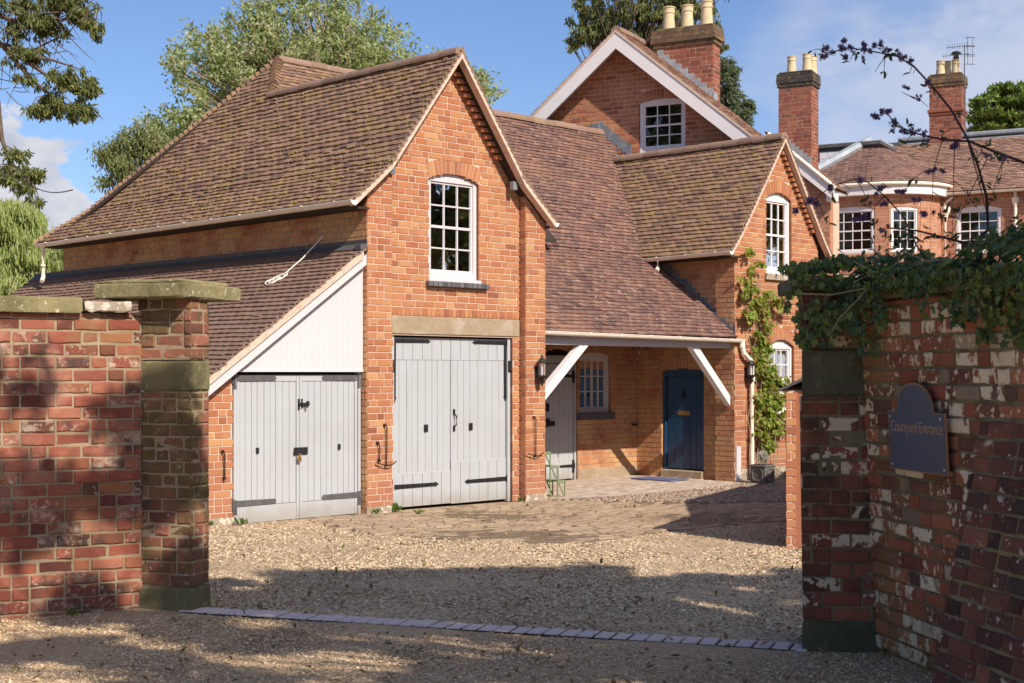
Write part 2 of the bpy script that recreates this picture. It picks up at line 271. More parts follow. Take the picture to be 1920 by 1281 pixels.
# ---------------------------------------------------------------- mesh building
class MB:
    def __init__(s): s.v = []; s.f = []; s.m = []; s.n = 0
    def face(s, pts, mi=0):
        b = s.n; s.v.extend([tuple(p) for p in pts]); s.n += len(pts); s.f.append(tuple(range(b, b+len(pts)))); s.m.append(mi)
    def mesh(s, vs, fs, mi=0):
        b = s.n; s.v.extend([tuple(p) for p in vs]); s.n += len(vs)
        for f in fs: s.f.append(tuple(b+i for i in f)); s.m.append(mi)
    def hexa(s, p, mi=0, skip=()):
        """p: eight corners, bottom ring 0-3 then top ring 4-7"""
        fs = [(0,3,2,1),(4,5,6,7),(0,1,5,4),(1,2,6,5),(2,3,7,6),(3,0,4,7)]
        s.mesh(p, [f for i, f in enumerate(fs) if i not in skip], mi)
    def box(s, x0, x1, y0, y1, z0, z1, mi=0):
        s.hexa([(x0,y0,z0),(x1,y0,z0),(x1,y1,z0),(x0,y1,z0),(x0,y0,z1),(x1,y0,z1),(x1,y1,z1),(x0,y1,z1)], mi)
    def bev(s, x0, x1, y0, y1, z0, z1, r=.006, mi=0):
        """box with chamfered edges"""
        V = []; F = []
        for sx in (0,1):
            for sy in (0,1):
                for sz in (0,1):
                    X = (x0,x1)[sx]; Y = (y0,y1)[sy]; Z = (z0,z1)[sz]; dx = r*(1-2*sx); dy = r*(1-2*sy); dz = r*(1-2*sz)
                    V += [(X,Y+dy,Z+dz),(X+dx,Y,Z+dz),(X+dx,Y+dy,Z)]
        I = lambda sx,sy,sz,k: ((sx*2+sy)*2+sz)*3+k
        for a in (0,1):
            F.append([I(a,0,0,0),I(a,1,0,0),I(a,1,1,0),I(a,0,1,0)]); F.append([I(0,a,0,1),I(1,a,0,1),I(1,a,1,1),I(0,a,1,1)]); F.append([I(0,0,a,2),I(1,0,a,2),I(1,1,a,2),I(0,1,a,2)])
        for a in (0,1):
            for b in (0,1):
                F.append([I(a,b,0,0),I(a,b,1,0),I(a,b,1,1),I(a,b,0,1)]); F.append([I(a,0,b,0),I(a,1,b,0),I(a,1,b,2),I(a,0,b,2)]); F.append([I(0,a,b,1),I(1,a,b,1),I(1,a,b,2),I(0,a,b,2)])
                for c in (0,1): F.append([I(a,b,c,0),I(a,b,c,1),I(a,b,c,2)])
        s.mesh(V, F, mi)
    def bar(s, p, q, w, h, up=(0,0,1), mi=0):
        p = Vector(p); q = Vector(q); d = (q-p).normalized(); u = Vector(up); x = d.cross(u)
        if x.length < 1e-4: x = d.cross(Vector((1,0,0)))
        x.normalize(); y = x.cross(d).normalized(); x *= w/2; y *= h/2
        s.hexa([p-x-y,p+x-y,p+x+y,p-x+y,q-x-y,q+x-y,q+x+y,q-x+y], mi)
    def tube(s, pts, r, n=8, mi=0, a0=0, a1=2*PI, cap=True, up=(0,0,1)):
        pts = [Vector(p) for p in pts]; k = len(pts); rs = r if isinstance(r, (list, tuple)) else [r]*k
        full = abs(a1-a0-2*PI) < 1e-6; m = n if full else n+1; V = []
        for i, p in enumerate(pts):
            d = (pts[min(i+1,k-1)]-pts[max(i-1,0)]).normalized(); u = Vector(up)
            x = d.cross(u)
            if x.length < 1e-3: x = d.cross(Vector((1,0,0)))
            x.normalize(); y = x.cross(d)
            for j in range(m):
                a = a0+(a1-a0)*j/n; V.append(p+x*math.cos(a)*rs[i]+y*math.sin(a)*rs[i])
        F = []
        for i in range(k-1):
            for j in range(n):
                j2 = (j+1) % m if full else j+1
                F.append((i*m+j, i*m+j2, (i+1)*m+j2, (i+1)*m+j))
        if cap: F.append(tuple(range(m))[::-1]); F.append(tuple((k-1)*m+j for j in range(m)))
        s.mesh(V, F, mi)
    def lathe(s, prof, c=(0,0,0), n=16, mi=0):
        V = []; F = []; k = len(prof)
        for r, z in prof:
            for j in range(n): a = 2*PI*j/n; V.append((c[0]+r*math.cos(a), c[1]+r*math.sin(a), c[2]+z))
        for i in range(k-1):
            for j in range(n): F.append((i*n+j, i*n+(j+1)%n, (i+1)*n+(j+1)%n, (i+1)*n+j))
        F.append(tuple(range(n))[::-1]); F.append(tuple((k-1)*n+j for j in range(n))); s.mesh(V, F, mi)
    def prism(s, poly, d, mi=0):
        """extrude a 3D polygon by the vector d"""
        n = len(poly); P = [Vector(p) for p in poly]; D = Vector(d)
        s.mesh(P+[p+D for p in P], [tuple(range(n))[::-1], tuple(range(n, 2*n))]+[(i, (i+1)%n, n+(i+1)%n, n+i) for i in range(n)], mi)
    def build(s, name, mats, parent=None, smooth=False):
        if not isinstance(mats, (list, tuple)): mats = [mats]
        me = bpy.data.meshes.new(name); off = Vector(parent['_off']) if parent is not None and '_off' in parent else Vector((0,0,0))
        if off.length > 0:
            A = np.array(s.v, dtype=float)-np.array(off); vs = A.tolist()
        else: vs = s.v
        me.from_pydata(vs, [], s.f)
        for m in mats: me.materials.append(M[m] if isinstance(m, str) else m)
        if len(mats) > 1: me.polygons.foreach_set('material_index', s.m)
        if smooth: me.polygons.foreach_set('use_smooth', [True]*len(s.f))
        me.update(); o = bpy.data.objects.new(name, me); COL.objects.link(o)
        if parent is not None: o.parent = parent; o['_off'] = tuple(off)
        return o
ROOTS = []
def root(name, label, cat, frame=None, base=(0,0,0), group=None):
    """an Empty at the thing's base; frame = (origin xy, angle); parts are modelled in the frame's own coordinates"""
    o = bpy.data.objects.new(name, None); COL.objects.link(o); o.empty_display_size = .3
    (fx, fy), ang = frame if frame else ((0,0),0)
    c, s_ = math.cos(ang), math.sin(ang)
    o.location = (fx+c*base[0]-s_*base[1], fy+s_*base[0]+c*base[1], base[2]); o.rotation_euler = (0,0,ang)
    o['label'] = label; o['category'] = cat; o['_off'] = tuple(float(x) for x in base)
    if group: o['group'] = group
    return o
def tag(o, label=None, cat=None, group=None, kind=None):
    for k, v in (('label',label),('category',cat),('group',group),('kind',kind)):
        if v: o[k] = v
    return o

HF = ((-1.883, 18.46), PI/4)                # the coach house frame: a along the front, b inwards
PANG = math.atan2(-.4735, .8807)
DF = ((1.78, 28.77), PANG); EF = ((11.4, 38.0), PANG); FF = ((7.39, 34.0), PANG)

class Fr:                                   # a wall frame: u along the wall, d outwards, z up
    def __init__(s, o, du, n): s.o = Vector(o); s.du = Vector(du).normalized(); s.n = Vector(n).normalized()
    def p(s, u, d, z): return s.o+s.du*u+s.n*d+Vector((0,0,z))
    def box(s, mb, u0, u1, d0, d1, z0, z1, mi=0):
        P = s.p; mb.hexa([P(u0,d0,z0),P(u1,d0,z0),P(u1,d1,z0),P(u0,d1,z0),P(u0,d0,z1),P(u1,d0,z1),P(u1,d1,z1),P(u0,d1,z1)], mi)
    def bev(s, mb, u0, u1, d0, d1, z0, z1, r=.006, mi=0):
        t = MB(); t.bev(u0,u1,d0,d1,z0,z1,r); mb.mesh([s.p(*v) for v in t.v], t.f, mi)

PH = .0885                                   # brick course height
def cut(iv, a, b):
    out = []
    for x, y in iv:
        if b <= x or a >= y: out.append((x, y)); continue
        if a > x: out.append((x, a))
        if b < y: out.append((b, y))
    return out
class Op:                                    # an opening: u0..u1, z0..z1 (springing), arch rise
    def __init__(s, u0, u1, z0, z1, rise=0, band=.22, lintel=0): s.u0, s.u1, s.z0, s.z1, s.rise, s.band, s.lintel = u0, u1, z0, z1, rise, band, lintel; s.c = (u0+u1)/2; s.w = (u1-u0)/2; \
        s.R = (s.w**2+rise**2)/(2*rise) if rise else 0; s.zc = z1+rise-s.R
    def hole(s, z):
        if s.z0 < z < s.z1: return (s.u0, s.u1)
        if s.rise and s.z1 <= z < s.z1+s.rise:
            h = math.sqrt(max(0, s.R**2-(z-s.zc)**2)); return (s.c-h, s.c+h)
        if s.lintel and s.z1 <= z < s.z1+s.lintel: return (s.u0-.1, s.u1+.2)
    def face(s, z):
        h = s.hole(z)
        if s.rise and z >= s.z1-.02:
            rr = (s.R+s.band)**2-(z-s.zc)**2
            if rr > 0 and z > s.z1: w = min(math.sqrt(rr), s.w+.005+.36*(z-s.z1)); return (s.c-w, s.c+w)
            return h
        return h
def wall(mb, fr, z0, z1, lim, ops=(), t=.22, seed=0, near=False, face=0, mort=1, recess=.007, plain=False, skipz=None):
    """brick wall: mortar body (slabs) with every brick laid on its face. lim(z) -> (u0,u1)"""
    rd = random.Random(seed)
    step = PH/3; z = z0; slabs = []
    while z < z1-1e-6:
        zt = min(z+step, z1); zm = (z+zt)/2; a, b = lim(zm)
        if b > a:
            iv = [(a, b)]
            for o in ops:
                h = o.hole(zm)
                if h: iv = cut(iv, *h)
            key = [(round(x,4), round(y,4)) for x, y in iv]
            if slabs and slabs[-1][2] == key and abs(slabs[-1][1]-z) < 1e-6: slabs[-1][1] = zt
            else: slabs.append([z, zt, key])
        z = zt
    for za, zb, key in slabs:
        for x, y in key:
            if y-x > .03:
                m0 = len(mb.m); fr.box(mb, x+.012, y-.012, -recess, -t, za, zb, face); mb.m[m0+2] = mort
    if plain: return
    i = 0; z = z0
    while z < z1-.02:
        zt = min(z+PH, z1); zm = (z+zt)/2; a, b = lim(zm)
        if b-a > .04:
            iv = [(a, b)]
            for o in ops:
                h = o.face(zm)
                if h: iv = cut(iv, *h)
            hgap = .0064 if not near else .0068
            pat = [.235, .235, .118] if i % 2 else [.235, .118, .235]
            u = math.floor(a)-1+(.118 if i % 2 else 0)+rd.choice([0, .0, .06]); k = i*2 % 3
            while u < b:
                L = pat[k % 3]; k += 1; ua = u+hgap; ub = u+L-hgap; u += L
                for x, y in iv:
                    c0 = max(ua, x+.002); c1 = min(ub, y-.002)
                    if c1-c0 < .025: continue
                    jz = rd.uniform(-.003,.003); d = rd.uniform(-.001,.003); g = hgap
                    if near:
                        jj = lambda s=.005: rd.uniform(-s, s)
                        dz0 = z+g+jj(.0035); dz1 = zt-g+jj(.003); dd = rd.uniform(-.007,.006); q = .007
                        ring = []; m = 3
                        L_ = c1-c0
                        for e in range(m): ring.append((c0+L_*e/m+jj()*(e>0), dz0+jj(.004)))
                        ring.append((c1+jj(.002), dz0+jj(.003))); ring.append((c1+jj(.003), (dz0+dz1)/2))
                        for e in range(m): ring.append((c1-L_*e/m+jj()*(e>0), dz1+jj(.004)))
                        ring.append((c0+jj(.002), dz1+jj(.003))); ring.append((c0+jj(.003), (dz0+dz1)/2))
                        cu = (c0+c1)/2; cz = (dz0+dz1)/2; n = len(ring)
                        outr = [fr.p(r0, -recess-.002, r1) for r0, r1 in ring]
                        inr = [fr.p(r0+(q if r0 < cu else -q)*(1 if abs(r0-cu) > .02 else 0), dd+jj(.002), r1+(q if r1 < cz else -q)*(1 if abs(r1-cz) > .01 else 0)) for r0, r1 in ring]
                        mid = [fr.p(r0, dd-.006, r1) for r0, r1 in ring]
                        fs = [(e, (e+1)%n, n+(e+1)%n, n+e) for e in range(n)]+[(n+e, n+(e+1)%n, 2*n+(e+1)%n, 2*n+e) for e in range(n)]+[tuple(range(2*n, 3*n))]
                        mb.mesh(outr+mid+inr, fs, face)
                    else:
                        P = fr.p; e = .0025
                        mb.mesh([P(c0,-recess-.002,z+g),P(c1,-recess-.002,z+g),P(c1,-recess-.002,zt-g),P(c0,-recess-.002,zt-g),
                                 P(c0+e,d,z+g+e+jz*.5),P(c1-e,d,z+g+e+jz*.5),P(c1-e,d,zt-g-e+jz*.5),P(c0+e,d,zt-g-e+jz*.5)],
                                [(4,5,6,7),(0,1,5,4),(1,2,6,5),(2,3,7,6),(3,0,4,7)], face)
        z = zt; i += 1
    for o in ops:
        if o.rise:                            # voussoirs fanned over the opening
            half = math.asin(min(1, o.w/o.R)); n = max(7, int(2*half*(o.R+o.band/2)/.074)); 
            for k in range(n):
                a0 = -half+2*half*(k+.09)/n; a1 = -half+2*half*(k+.91)/n; d = rd.uniform(-.002,.002)
                c = lambda a, r, dd: fr.p(o.c+math.sin(a)*r, dd, o.zc+math.cos(a)*r)
                r0, r1 = o.R+.004, o.R+o.band-.004
                mb.hexa([c(a0,r0,-.03),c(a1,r0,-.03),c(a1,r1,-.03),c(a0,r1,-.03),c(a0,r0,d),c(a1,r0,d),c(a1,r1,d),c(a0,r1,d)], face)
def full(a, b): return lambda z: (a, b)

def tiles(mb, T, prof, lim, gauge=.1, w=.168, th=.025, seed=1, mi=0, jit=1.0):
    """overlapping plain tiles. T(u,x,z)->point; prof: (x,z) from the eave up; lim(z)->(u0,u1)"""
    rd = random.Random(seed); segs = []; tot = 0
    for (x0,z0),(x1,z1) in zip(prof, prof[1:]):
        l = math.hypot(x1-x0, z1-z0); segs.append((tot, l, x0, z0, x1, z1)); tot += l
    def at(s):
        for t0, l, x0, z0, x1, z1 in segs:
            if s <= t0+l or (t0, l) == segs[-1][:2]:
                f = (s-t0)/l; dx, dz = (x1-x0)/l, (z1-z0)/l
                return x0+(x1-x0)*f, z0+(z1-z0)*f, dx, dz
    s = -.03; i = 0; out = []
    while s < tot-.03:
        x, z, dx, dz = at(max(s, 0)); x += dx*min(s, 0); z += dz*min(s, 0)
        nx, nz = -dz, dx                     # outward normal (x to the inside, z up)
        if nz < 0: nx, nz = -nx, -nz
        u0, u1 = lim(z); rowj = rd.uniform(-.006,.006)
        u = math.floor(u0/w)*w+(w/2 if i % 2 else 0)-w
        L = min(.17, tot-s+.02)
        while u < u1:
            a = max(u+.003, u0); b = min(u+w-.003, u1)
            if b-a > .03:
                j = rd.gauss(0, .004)*jit+rowj+.008*math.sin(u*1.1+i*.35)+.004*math.sin(u*3.1-i*.2)
                if rd.random() < .012: j -= rd.uniform(.015,.04)
                lf = .035+abs(rd.gauss(0,.0035))*jit; tw = rd.gauss(0,.0022)*jit; sk = rd.gauss(0,.0018)*jit
                def P(uu, ss, h): return T(uu, x+dx*ss+nx*h, z+dz*ss+nz*h)
                c = (a+b)/2; e = .004
                V = [P(a,j+sk,lf-th+tw),P(c,j,lf-th+e),P(b,j-sk,lf-th-tw), P(a,j+sk,lf+tw),P(c,j,lf+e),P(b,j-sk,lf-tw), P(a,L,.006),P(c,L,.006+e),P(b,L,.006)]
                mb.mesh(V, [(0,1,4,3),(1,2,5,4),(3,4,7,6),(4,5,8,7),(0,3,6),(2,8,5)], mi)
                out.append((c, x+dx*j+nx*lf, z+dz*j+nz*lf))
            u += w
        s += gauge; i += 1
    return out
def deck(mb, T, prof, lim, th=.06, mi=0, n=10):
    pts = []
    for (x0,z0),(x1,z1) in zip(prof, prof[1:]):
        for k in range(n): pts.append((x0+(x1-x0)*k/n, z0+(z1-z0)*k/n))
    pts.append(prof[-1]); 
    for (x0,z0),(x1,z1) in zip(pts, pts[1:]):
        a0, b0 = lim(z0); a1, b1 = lim(z1)
        if b0 <= a0 and b1 <= a1: continue
        mb.hexa([T(a0,x0,z0-th),T(b0,x0,z0-th),T(b1,x1,z1-th),T(a1,x1,z1-th),T(a0,x0,z0),T(b0,x0,z0),T(b1,x1,z1),T(a1,x1,z1)], mi)
def ridge_line(mb, p, q, r=.11, L=.3, mi=0, seed=2, lap=.012):
    rd = random.Random(seed); p = Vector(p); q = Vector(q); n = max(1, round((q-p).length/L))
    for k in range(n):
        a = p.lerp(q, k/n); b = p.lerp(q, (k+1)/n); j = Vector((rd.uniform(-.006,.006), rd.uniform(-.006,.006), rd.uniform(-.006,.01)))
        mb.tube([a+j-Vector((0,0,.045)), b+j-Vector((0,0,.045))+(b-a).normalized()*lap], [r, r+.007], 10, mi, -.15, PI+.15)
def bonnets(mb, p, q, up, r=.1, step=.105, mi=0, seed=3):
    """cupped hip tiles stacked up the line p (low) to q (high)"""
    rd = random.Random(seed); p = Vector(p); q = Vector(q); n = round((q-p).length/step); d = (q-p).normalized()
    for k in range(n):
        a = p.lerp(q, k/n); U = Vector(up).normalized()
        mb.tube([a-d*.04+U*(-.01+rd.uniform(0,.008)), a+d*.12-U*.04], [r+rd.uniform(0,.01), r*.6], 8, mi, -.1, PI+.1, up=U)
def gutter(mb, p, q, r=.055, mi=0, br=.0, caps=True):
    p = Vector(p); q = Vector(q); mb.tube([p, q], r, 8, mi, PI, 2*PI, cap=caps)
    d = (q-p); n = int(d.length/.75); x = d.normalized().cross(Vector((0,0,1)))*r
    for s in (-1, 1): mb.tube([p+x*s, q+x*s], .007, 5, mi)
    for k in range(n+1):
        c = p+d*(k+.5)/(n+1); e = d.normalized()*.012; mb.tube([c-e, c+e], r*1.12, 8, mi, PI, 2*PI, cap=False); mb.bar(c-x*1.1+Vector((0,0,.012)), c+x*1.1+Vector((0,0,.012)), .014, .008, mi=mi)

def window(parent, fr, u0, u1, z0, z1, rise, cols, rows, depth=.09, fw=.055, bar=.02, meet=True, bottom=.07, mat='white', sill=None, curtain=None, room=1.2, group=None, casement=False, top=.06):
    """frame > sash bars, pane, sill; the frame stands `depth` back in the wall; arched head board"""
    R = ((u1-u0)**2/4+rise**2)/(2*rise) if rise else 0; c = (u0+u1)/2; zc = z1+rise-R
    d0, d1 = -depth-.06, -depth+.015
    mb = MB(); fr.bev(mb, u0, u0+fw, d0, d1, z0, z1, .004); fr.bev(mb, u1-fw, u1, d0, d1, z0, z1, .004)
    fr.bev(mb, u0+fw, u1-fw, d0, d1+.004, z0, z0+bottom, .004)
    n = 14; up = []; 
    for k in range(n+1):
        u = u0+(u1-u0)*k/n; up.append((u, zc+math.sqrt(max(0, R*R-(u-c)**2)) if rise else z1))
    poly = [fr.p(u, d0, z) for u, z in up]+[fr.p(u1, d0, z1-top), fr.p(u0, d0, z1-top)]
    if rise: mb.prism(poly, fr.n*(d1-d0-.006))
    else: fr.bev(mb, u0+fw, u1-fw, d0, d1, z1-top, z1, .004)
    w = mb.build('window', mat, parent)
    sb = MB(); a0, a1 = u0+fw, u1-fw; b0, b1 = z0+bottom, z1-top; sf = .03
    ds0, ds1 = -depth-.045, -depth-.012
    fr.box(sb, a0, a0+sf, ds0, ds1, b0, b1); fr.box(sb, a1-sf, a1, ds0, ds1, b0, b1); fr.box(sb, a0+sf, a1-sf, ds0, ds1, b1-sf, b1); fr.box(sb, a0+sf, a1-sf, ds0, ds1, b0, b0+sf)
    for k in range(1, cols):
        u = a0+sf+(a1-a0-2*sf)*k/cols; bw = bar*(2.2 if casement and k == cols//2 else 1); fr.box(sb, u-bw/2, u+bw/2, ds0+.004, ds1-.003, b0+sf, b1-sf)
    for k in range(1, rows):
        z = b0+sf+(b1-b0-2*sf)*k/rows; hh = .036 if (meet and k == rows//2) else bar
        fr.box(sb, a0+sf, a1-sf, ds0+.001, ds1+(.006 if hh > .03 else 0), z-hh/2, z+hh/2)
    sb.build('sash', mat, w)
    g = MB(); fr.box(g, a0+sf, a1-sf, -depth-.032, -depth-.028, b0+sf, b1-sf); g.build('pane', 'glass', w)
    if sill:
        s_ = MB()
        if sill == 'brick':
            k = 0; u = u0-.07
            while u < u1+.12: fr.bev(s_, u+.003, u+.078, -depth, .075+.004*(k % 3), z0-.105, z0-.035-.003*(k % 2), .005); u += .082; k += 1
            s_.build('sill', 'bluebrick', w)
            s_ = MB(); fr.bev(s_, u0-.03, u1+.03, -depth+.02, .03, z0-.033, z0+.012, .004); s_.build('sill', mat, w)
        else:
            fr.bev(s_, u0-.06, u1+.06, -depth, .06, z0-.12, z0-.002, .008); s_.build('sill', sill, w)
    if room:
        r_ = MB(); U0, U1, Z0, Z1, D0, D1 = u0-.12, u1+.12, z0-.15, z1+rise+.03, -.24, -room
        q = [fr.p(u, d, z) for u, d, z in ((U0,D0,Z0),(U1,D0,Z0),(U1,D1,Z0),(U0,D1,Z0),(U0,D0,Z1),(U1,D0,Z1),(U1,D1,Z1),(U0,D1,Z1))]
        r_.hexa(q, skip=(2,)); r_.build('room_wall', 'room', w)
    if curtain:
        for ca, cb_ in curtain:
            k_ = MB(); m = 16
            for e in range(m):
                x0 = ca+(cb_-ca)*e/m; x1 = ca+(cb_-ca)*(e+1)/m; f0 = .02*math.sin(e*1.9); f1 = .02*math.sin((e+1)*1.9)
                k_.face([fr.p(x0,-.28+f0,z0),fr.p(x1,-.28+f1,z0),fr.p(x1,-.28+f1,z1+rise),fr.p(x0,-.28+f0,z1+rise)])
            k_.build('curtain', 'curtain', w)
    return w

def plank_leaf(fr, u0, u1, z0, z1, n, d=-.05, rails=(), seed=0, stile=0.0, arch=None):
    """a ledged plank door leaf: bevelled boards with open V joints, rails on the face"""
    rd = random.Random(seed); mb = MB(); fr.box(mb, u0, u1, d-.05, d-.028, z0+.004, z1-.004)
    a, b = u0+stile, u1-stile; ws = [rd.uniform(.8,1.2) for _ in range(n)]; tot = sum(ws); u = a
    top = max([r[1] for r in rails if r[1] > z1-.3], default=z1); zt = min([r[0] for r in rails if r[1] >= z1-.01], default=z1); zb = max([r[1] for r in rails if r[0] <= z0+.01], default=z0)
    for w_ in ws:
        L = (b-a)*w_/tot; fr.bev(mb, u+.002, u+L-.002, d-.03, d+rd.uniform(-.0015,.0015), zb+.003, zt-.003, .005); u += L
    if stile: fr.bev(mb, u0, u0+stile-.002, d-.03, d+.008, z0, z1, .003); fr.bev(mb, u1-stile+.002, u1, d-.03, d+.008, z0, z1, .003)
    for ra, rb in rails: fr.bev(mb, u0+stile, u1-stile, d-.03, d+.006, ra, rb, .003)
    return mb
def strap(fr, u0, u1, z, h=.045, d=0, arrow=True, vert=None, seed=0, bolts=True):
    """strap hinge: from the pivot u0 to the tip u1"""
    mb = MB(); s = 1 if u1 > u0 else -1; t = .007
    e = u1-s*(.07 if arrow else .0)
    mb.prism([fr.p(u0,d,z-h/2), fr.p(e,d,z-h/2*.8), fr.p(e,d,z+h/2*.8), fr.p(u0,d,z+h/2)], fr.n*t)
    if arrow: mb.prism([fr.p(e,d+.001,z-h*.62), fr.p(u1,d+.001,z), fr.p(e,d+.001,z+h*.62), fr.p(e+s*.012,d+.001,z)], fr.n*t)
    else: mb.prism([fr.p(e,d+.001,z-h/2*.7), fr.p(e+s*.02,d+.001,z), fr.p(e,d+.001,z+h/2*.7)], fr.n*t)
    if vert:
        mb.prism([fr.p(u0-s*.0,d+.002,z+h/2), fr.p(u0+s*h*.9,d+.002,z+h/2), fr.p(u0+s*h*.75,d+.002,vert), fr.p(u0+s*.0,d+.002,vert)], fr.n*t)
        v = -1 if vert < z else 1; c = u0+s*h*.4; mb.prism([fr.p(c-.03,d+.003,vert), fr.p(c+.03,d+.003,vert), fr.p(c,d+.003,vert+v*.08)], fr.n*t)
    mb.tube([fr.p(u0-s*.015,d+.012,z-h*.9), fr.p(u0-s*.015,d+.012,z+h*.9)], .014, 8)
    if bolts:
        for k in range(3):
            u = u0+(u1-u0)*(.2+.26*k); q = fr.p(u,d+t,z); mb.tube([q, q+fr.n*.006], .008, 6)
    return mb
def lantern(name, label, fr, u, z, group, s=1.0, frame=HF):
    b = fr.p(u, 0, z); r = root(name, label, 'wall lantern', frame, b, group)
    P = lambda x, d, zz: fr.p(u+x*s, d*s, z+zz*s)
    m = MB(); m.prism([P(-.035,0,-.13),P(.035,0,-.13),P(.035,0,.04),P(-.035,0,.04)], fr.n*.012)
    m.tube([P(0,.01,-.1), P(0,.06,-.15), P(0,.11,-.13)], .011*s, 6); m.build('bracket', 'black', r)
    C = P(0,.11,0); m = MB()
    m.lathe([(.004,-.25),(.012,-.235),(.02,-.225),(.012,-.215),(.045,-.19),(.05,-.17),(.03,-.155),(.062,-.12),(.066,-.10),(.066,-.088)], C, 12)
    m.lathe([(.072,.085),(.076,.095),(.066,.105),(.05,.14),(.028,.16),(.012,.166),(.012,.18),(.018,.19),(.01,.205),(.003,.215)], C, 12)
    for k in range(6):
        a = k*PI/3; x, y = .062*math.cos(a), .062*math.sin(a); m.tube([C+Vector((x,y,-.09))*1, C+Vector((x,y,.09))], .005, 5)
    m.build('body', 'black', r, smooth=False)
    g = MB(); g.lathe([(.056,-.088),(.056,.086)], C, 12); g.build('lamp_shade', 'lglass', r)
    g = MB(); g.lathe([(.016,-.088),(.016,.04),(.01,.05)], C, 8); g.build('bulb', 'candle', r)
    return r

# ================================================================ GROUND
def gh(x, y):                               # the yard falls a little towards the house
    d = y+.329*x
    return -.15*min(1, max(0, (d-9.6)/6.5))-.05*min(1, max(0, (d-17)/6))
def build_ground():
    xs = np.concatenate([[-900,-300,-100,-40,-20], np.arange(-12, 14, .5), [20,40,100,300,900]])
    ys = np.concatenate([[-300,-60,-20,-5], np.arange(0, 30, .5), [35,45,60,100,250,800,1800]])
    V = []; F = []; nx = len(xs)
    for y in ys:
        for x in xs: V.append((x, y, gh(x, y)+(.012*math.sin(x*2.1+y*1.3)*math.sin(y*1.7-x) if 8 < y < 16 and abs(x) < 6 else 0)))
    for j in range(len(ys)-1):
        for i in range(nx-1): F.append((j*nx+i, j*nx+i+1, (j+1)*nx+i+1, (j+1)*nx+i))
    mb = MB(); mb.mesh(V, F); o = mb.build('ground', 'gravel'); tag(o, kind='structure')
build_ground()
def inpoly(x, y, poly):
    c = False; n = len(poly); j = n-1
    for i in range(n):
        xi, yi = poly[i]; xj, yj = poly[j]
        if (yi > y) != (yj > y) and x < (xj-xi)*(y-yi)/(yj-yi)+xi: c = not c
        j = i
    return c
R2 = 2**-.5
def h2w(a, b): return (HF[0][0]+R2*(a-b), HF[0][1]+R2*(a+b))
def w2h(x, y): dx, dy = x-HF[0][0], y-HF[0][1]; return (R2*(dx+dy), R2*(-dx+dy))
PAVE = [(-.95,.1),(-1.05,-.4),(-1.35,-1.0),(-1.5,-1.9),(-1.3,-2.9),(-.95,-3.85),(-.35,-4.2),(.9,-4.05),(2.3,-4.1),(3.3,-4.35),(5.5,-4.3),(9,-4.2),(9,-3.2),(6.2,-3.0),(4.8,-2.0),(3.9,-.75),(3.3,-.02),(2.9,.1)]
COB = [(3.3,-.02),(3.9,-.75),(4.8,-2.0),(6.2,-3.0),(12,-3.0),(13,-1),(13,.22),(8.3,.2),(7.6,-.25),(5.0,-.35),(3.4,-.3)]
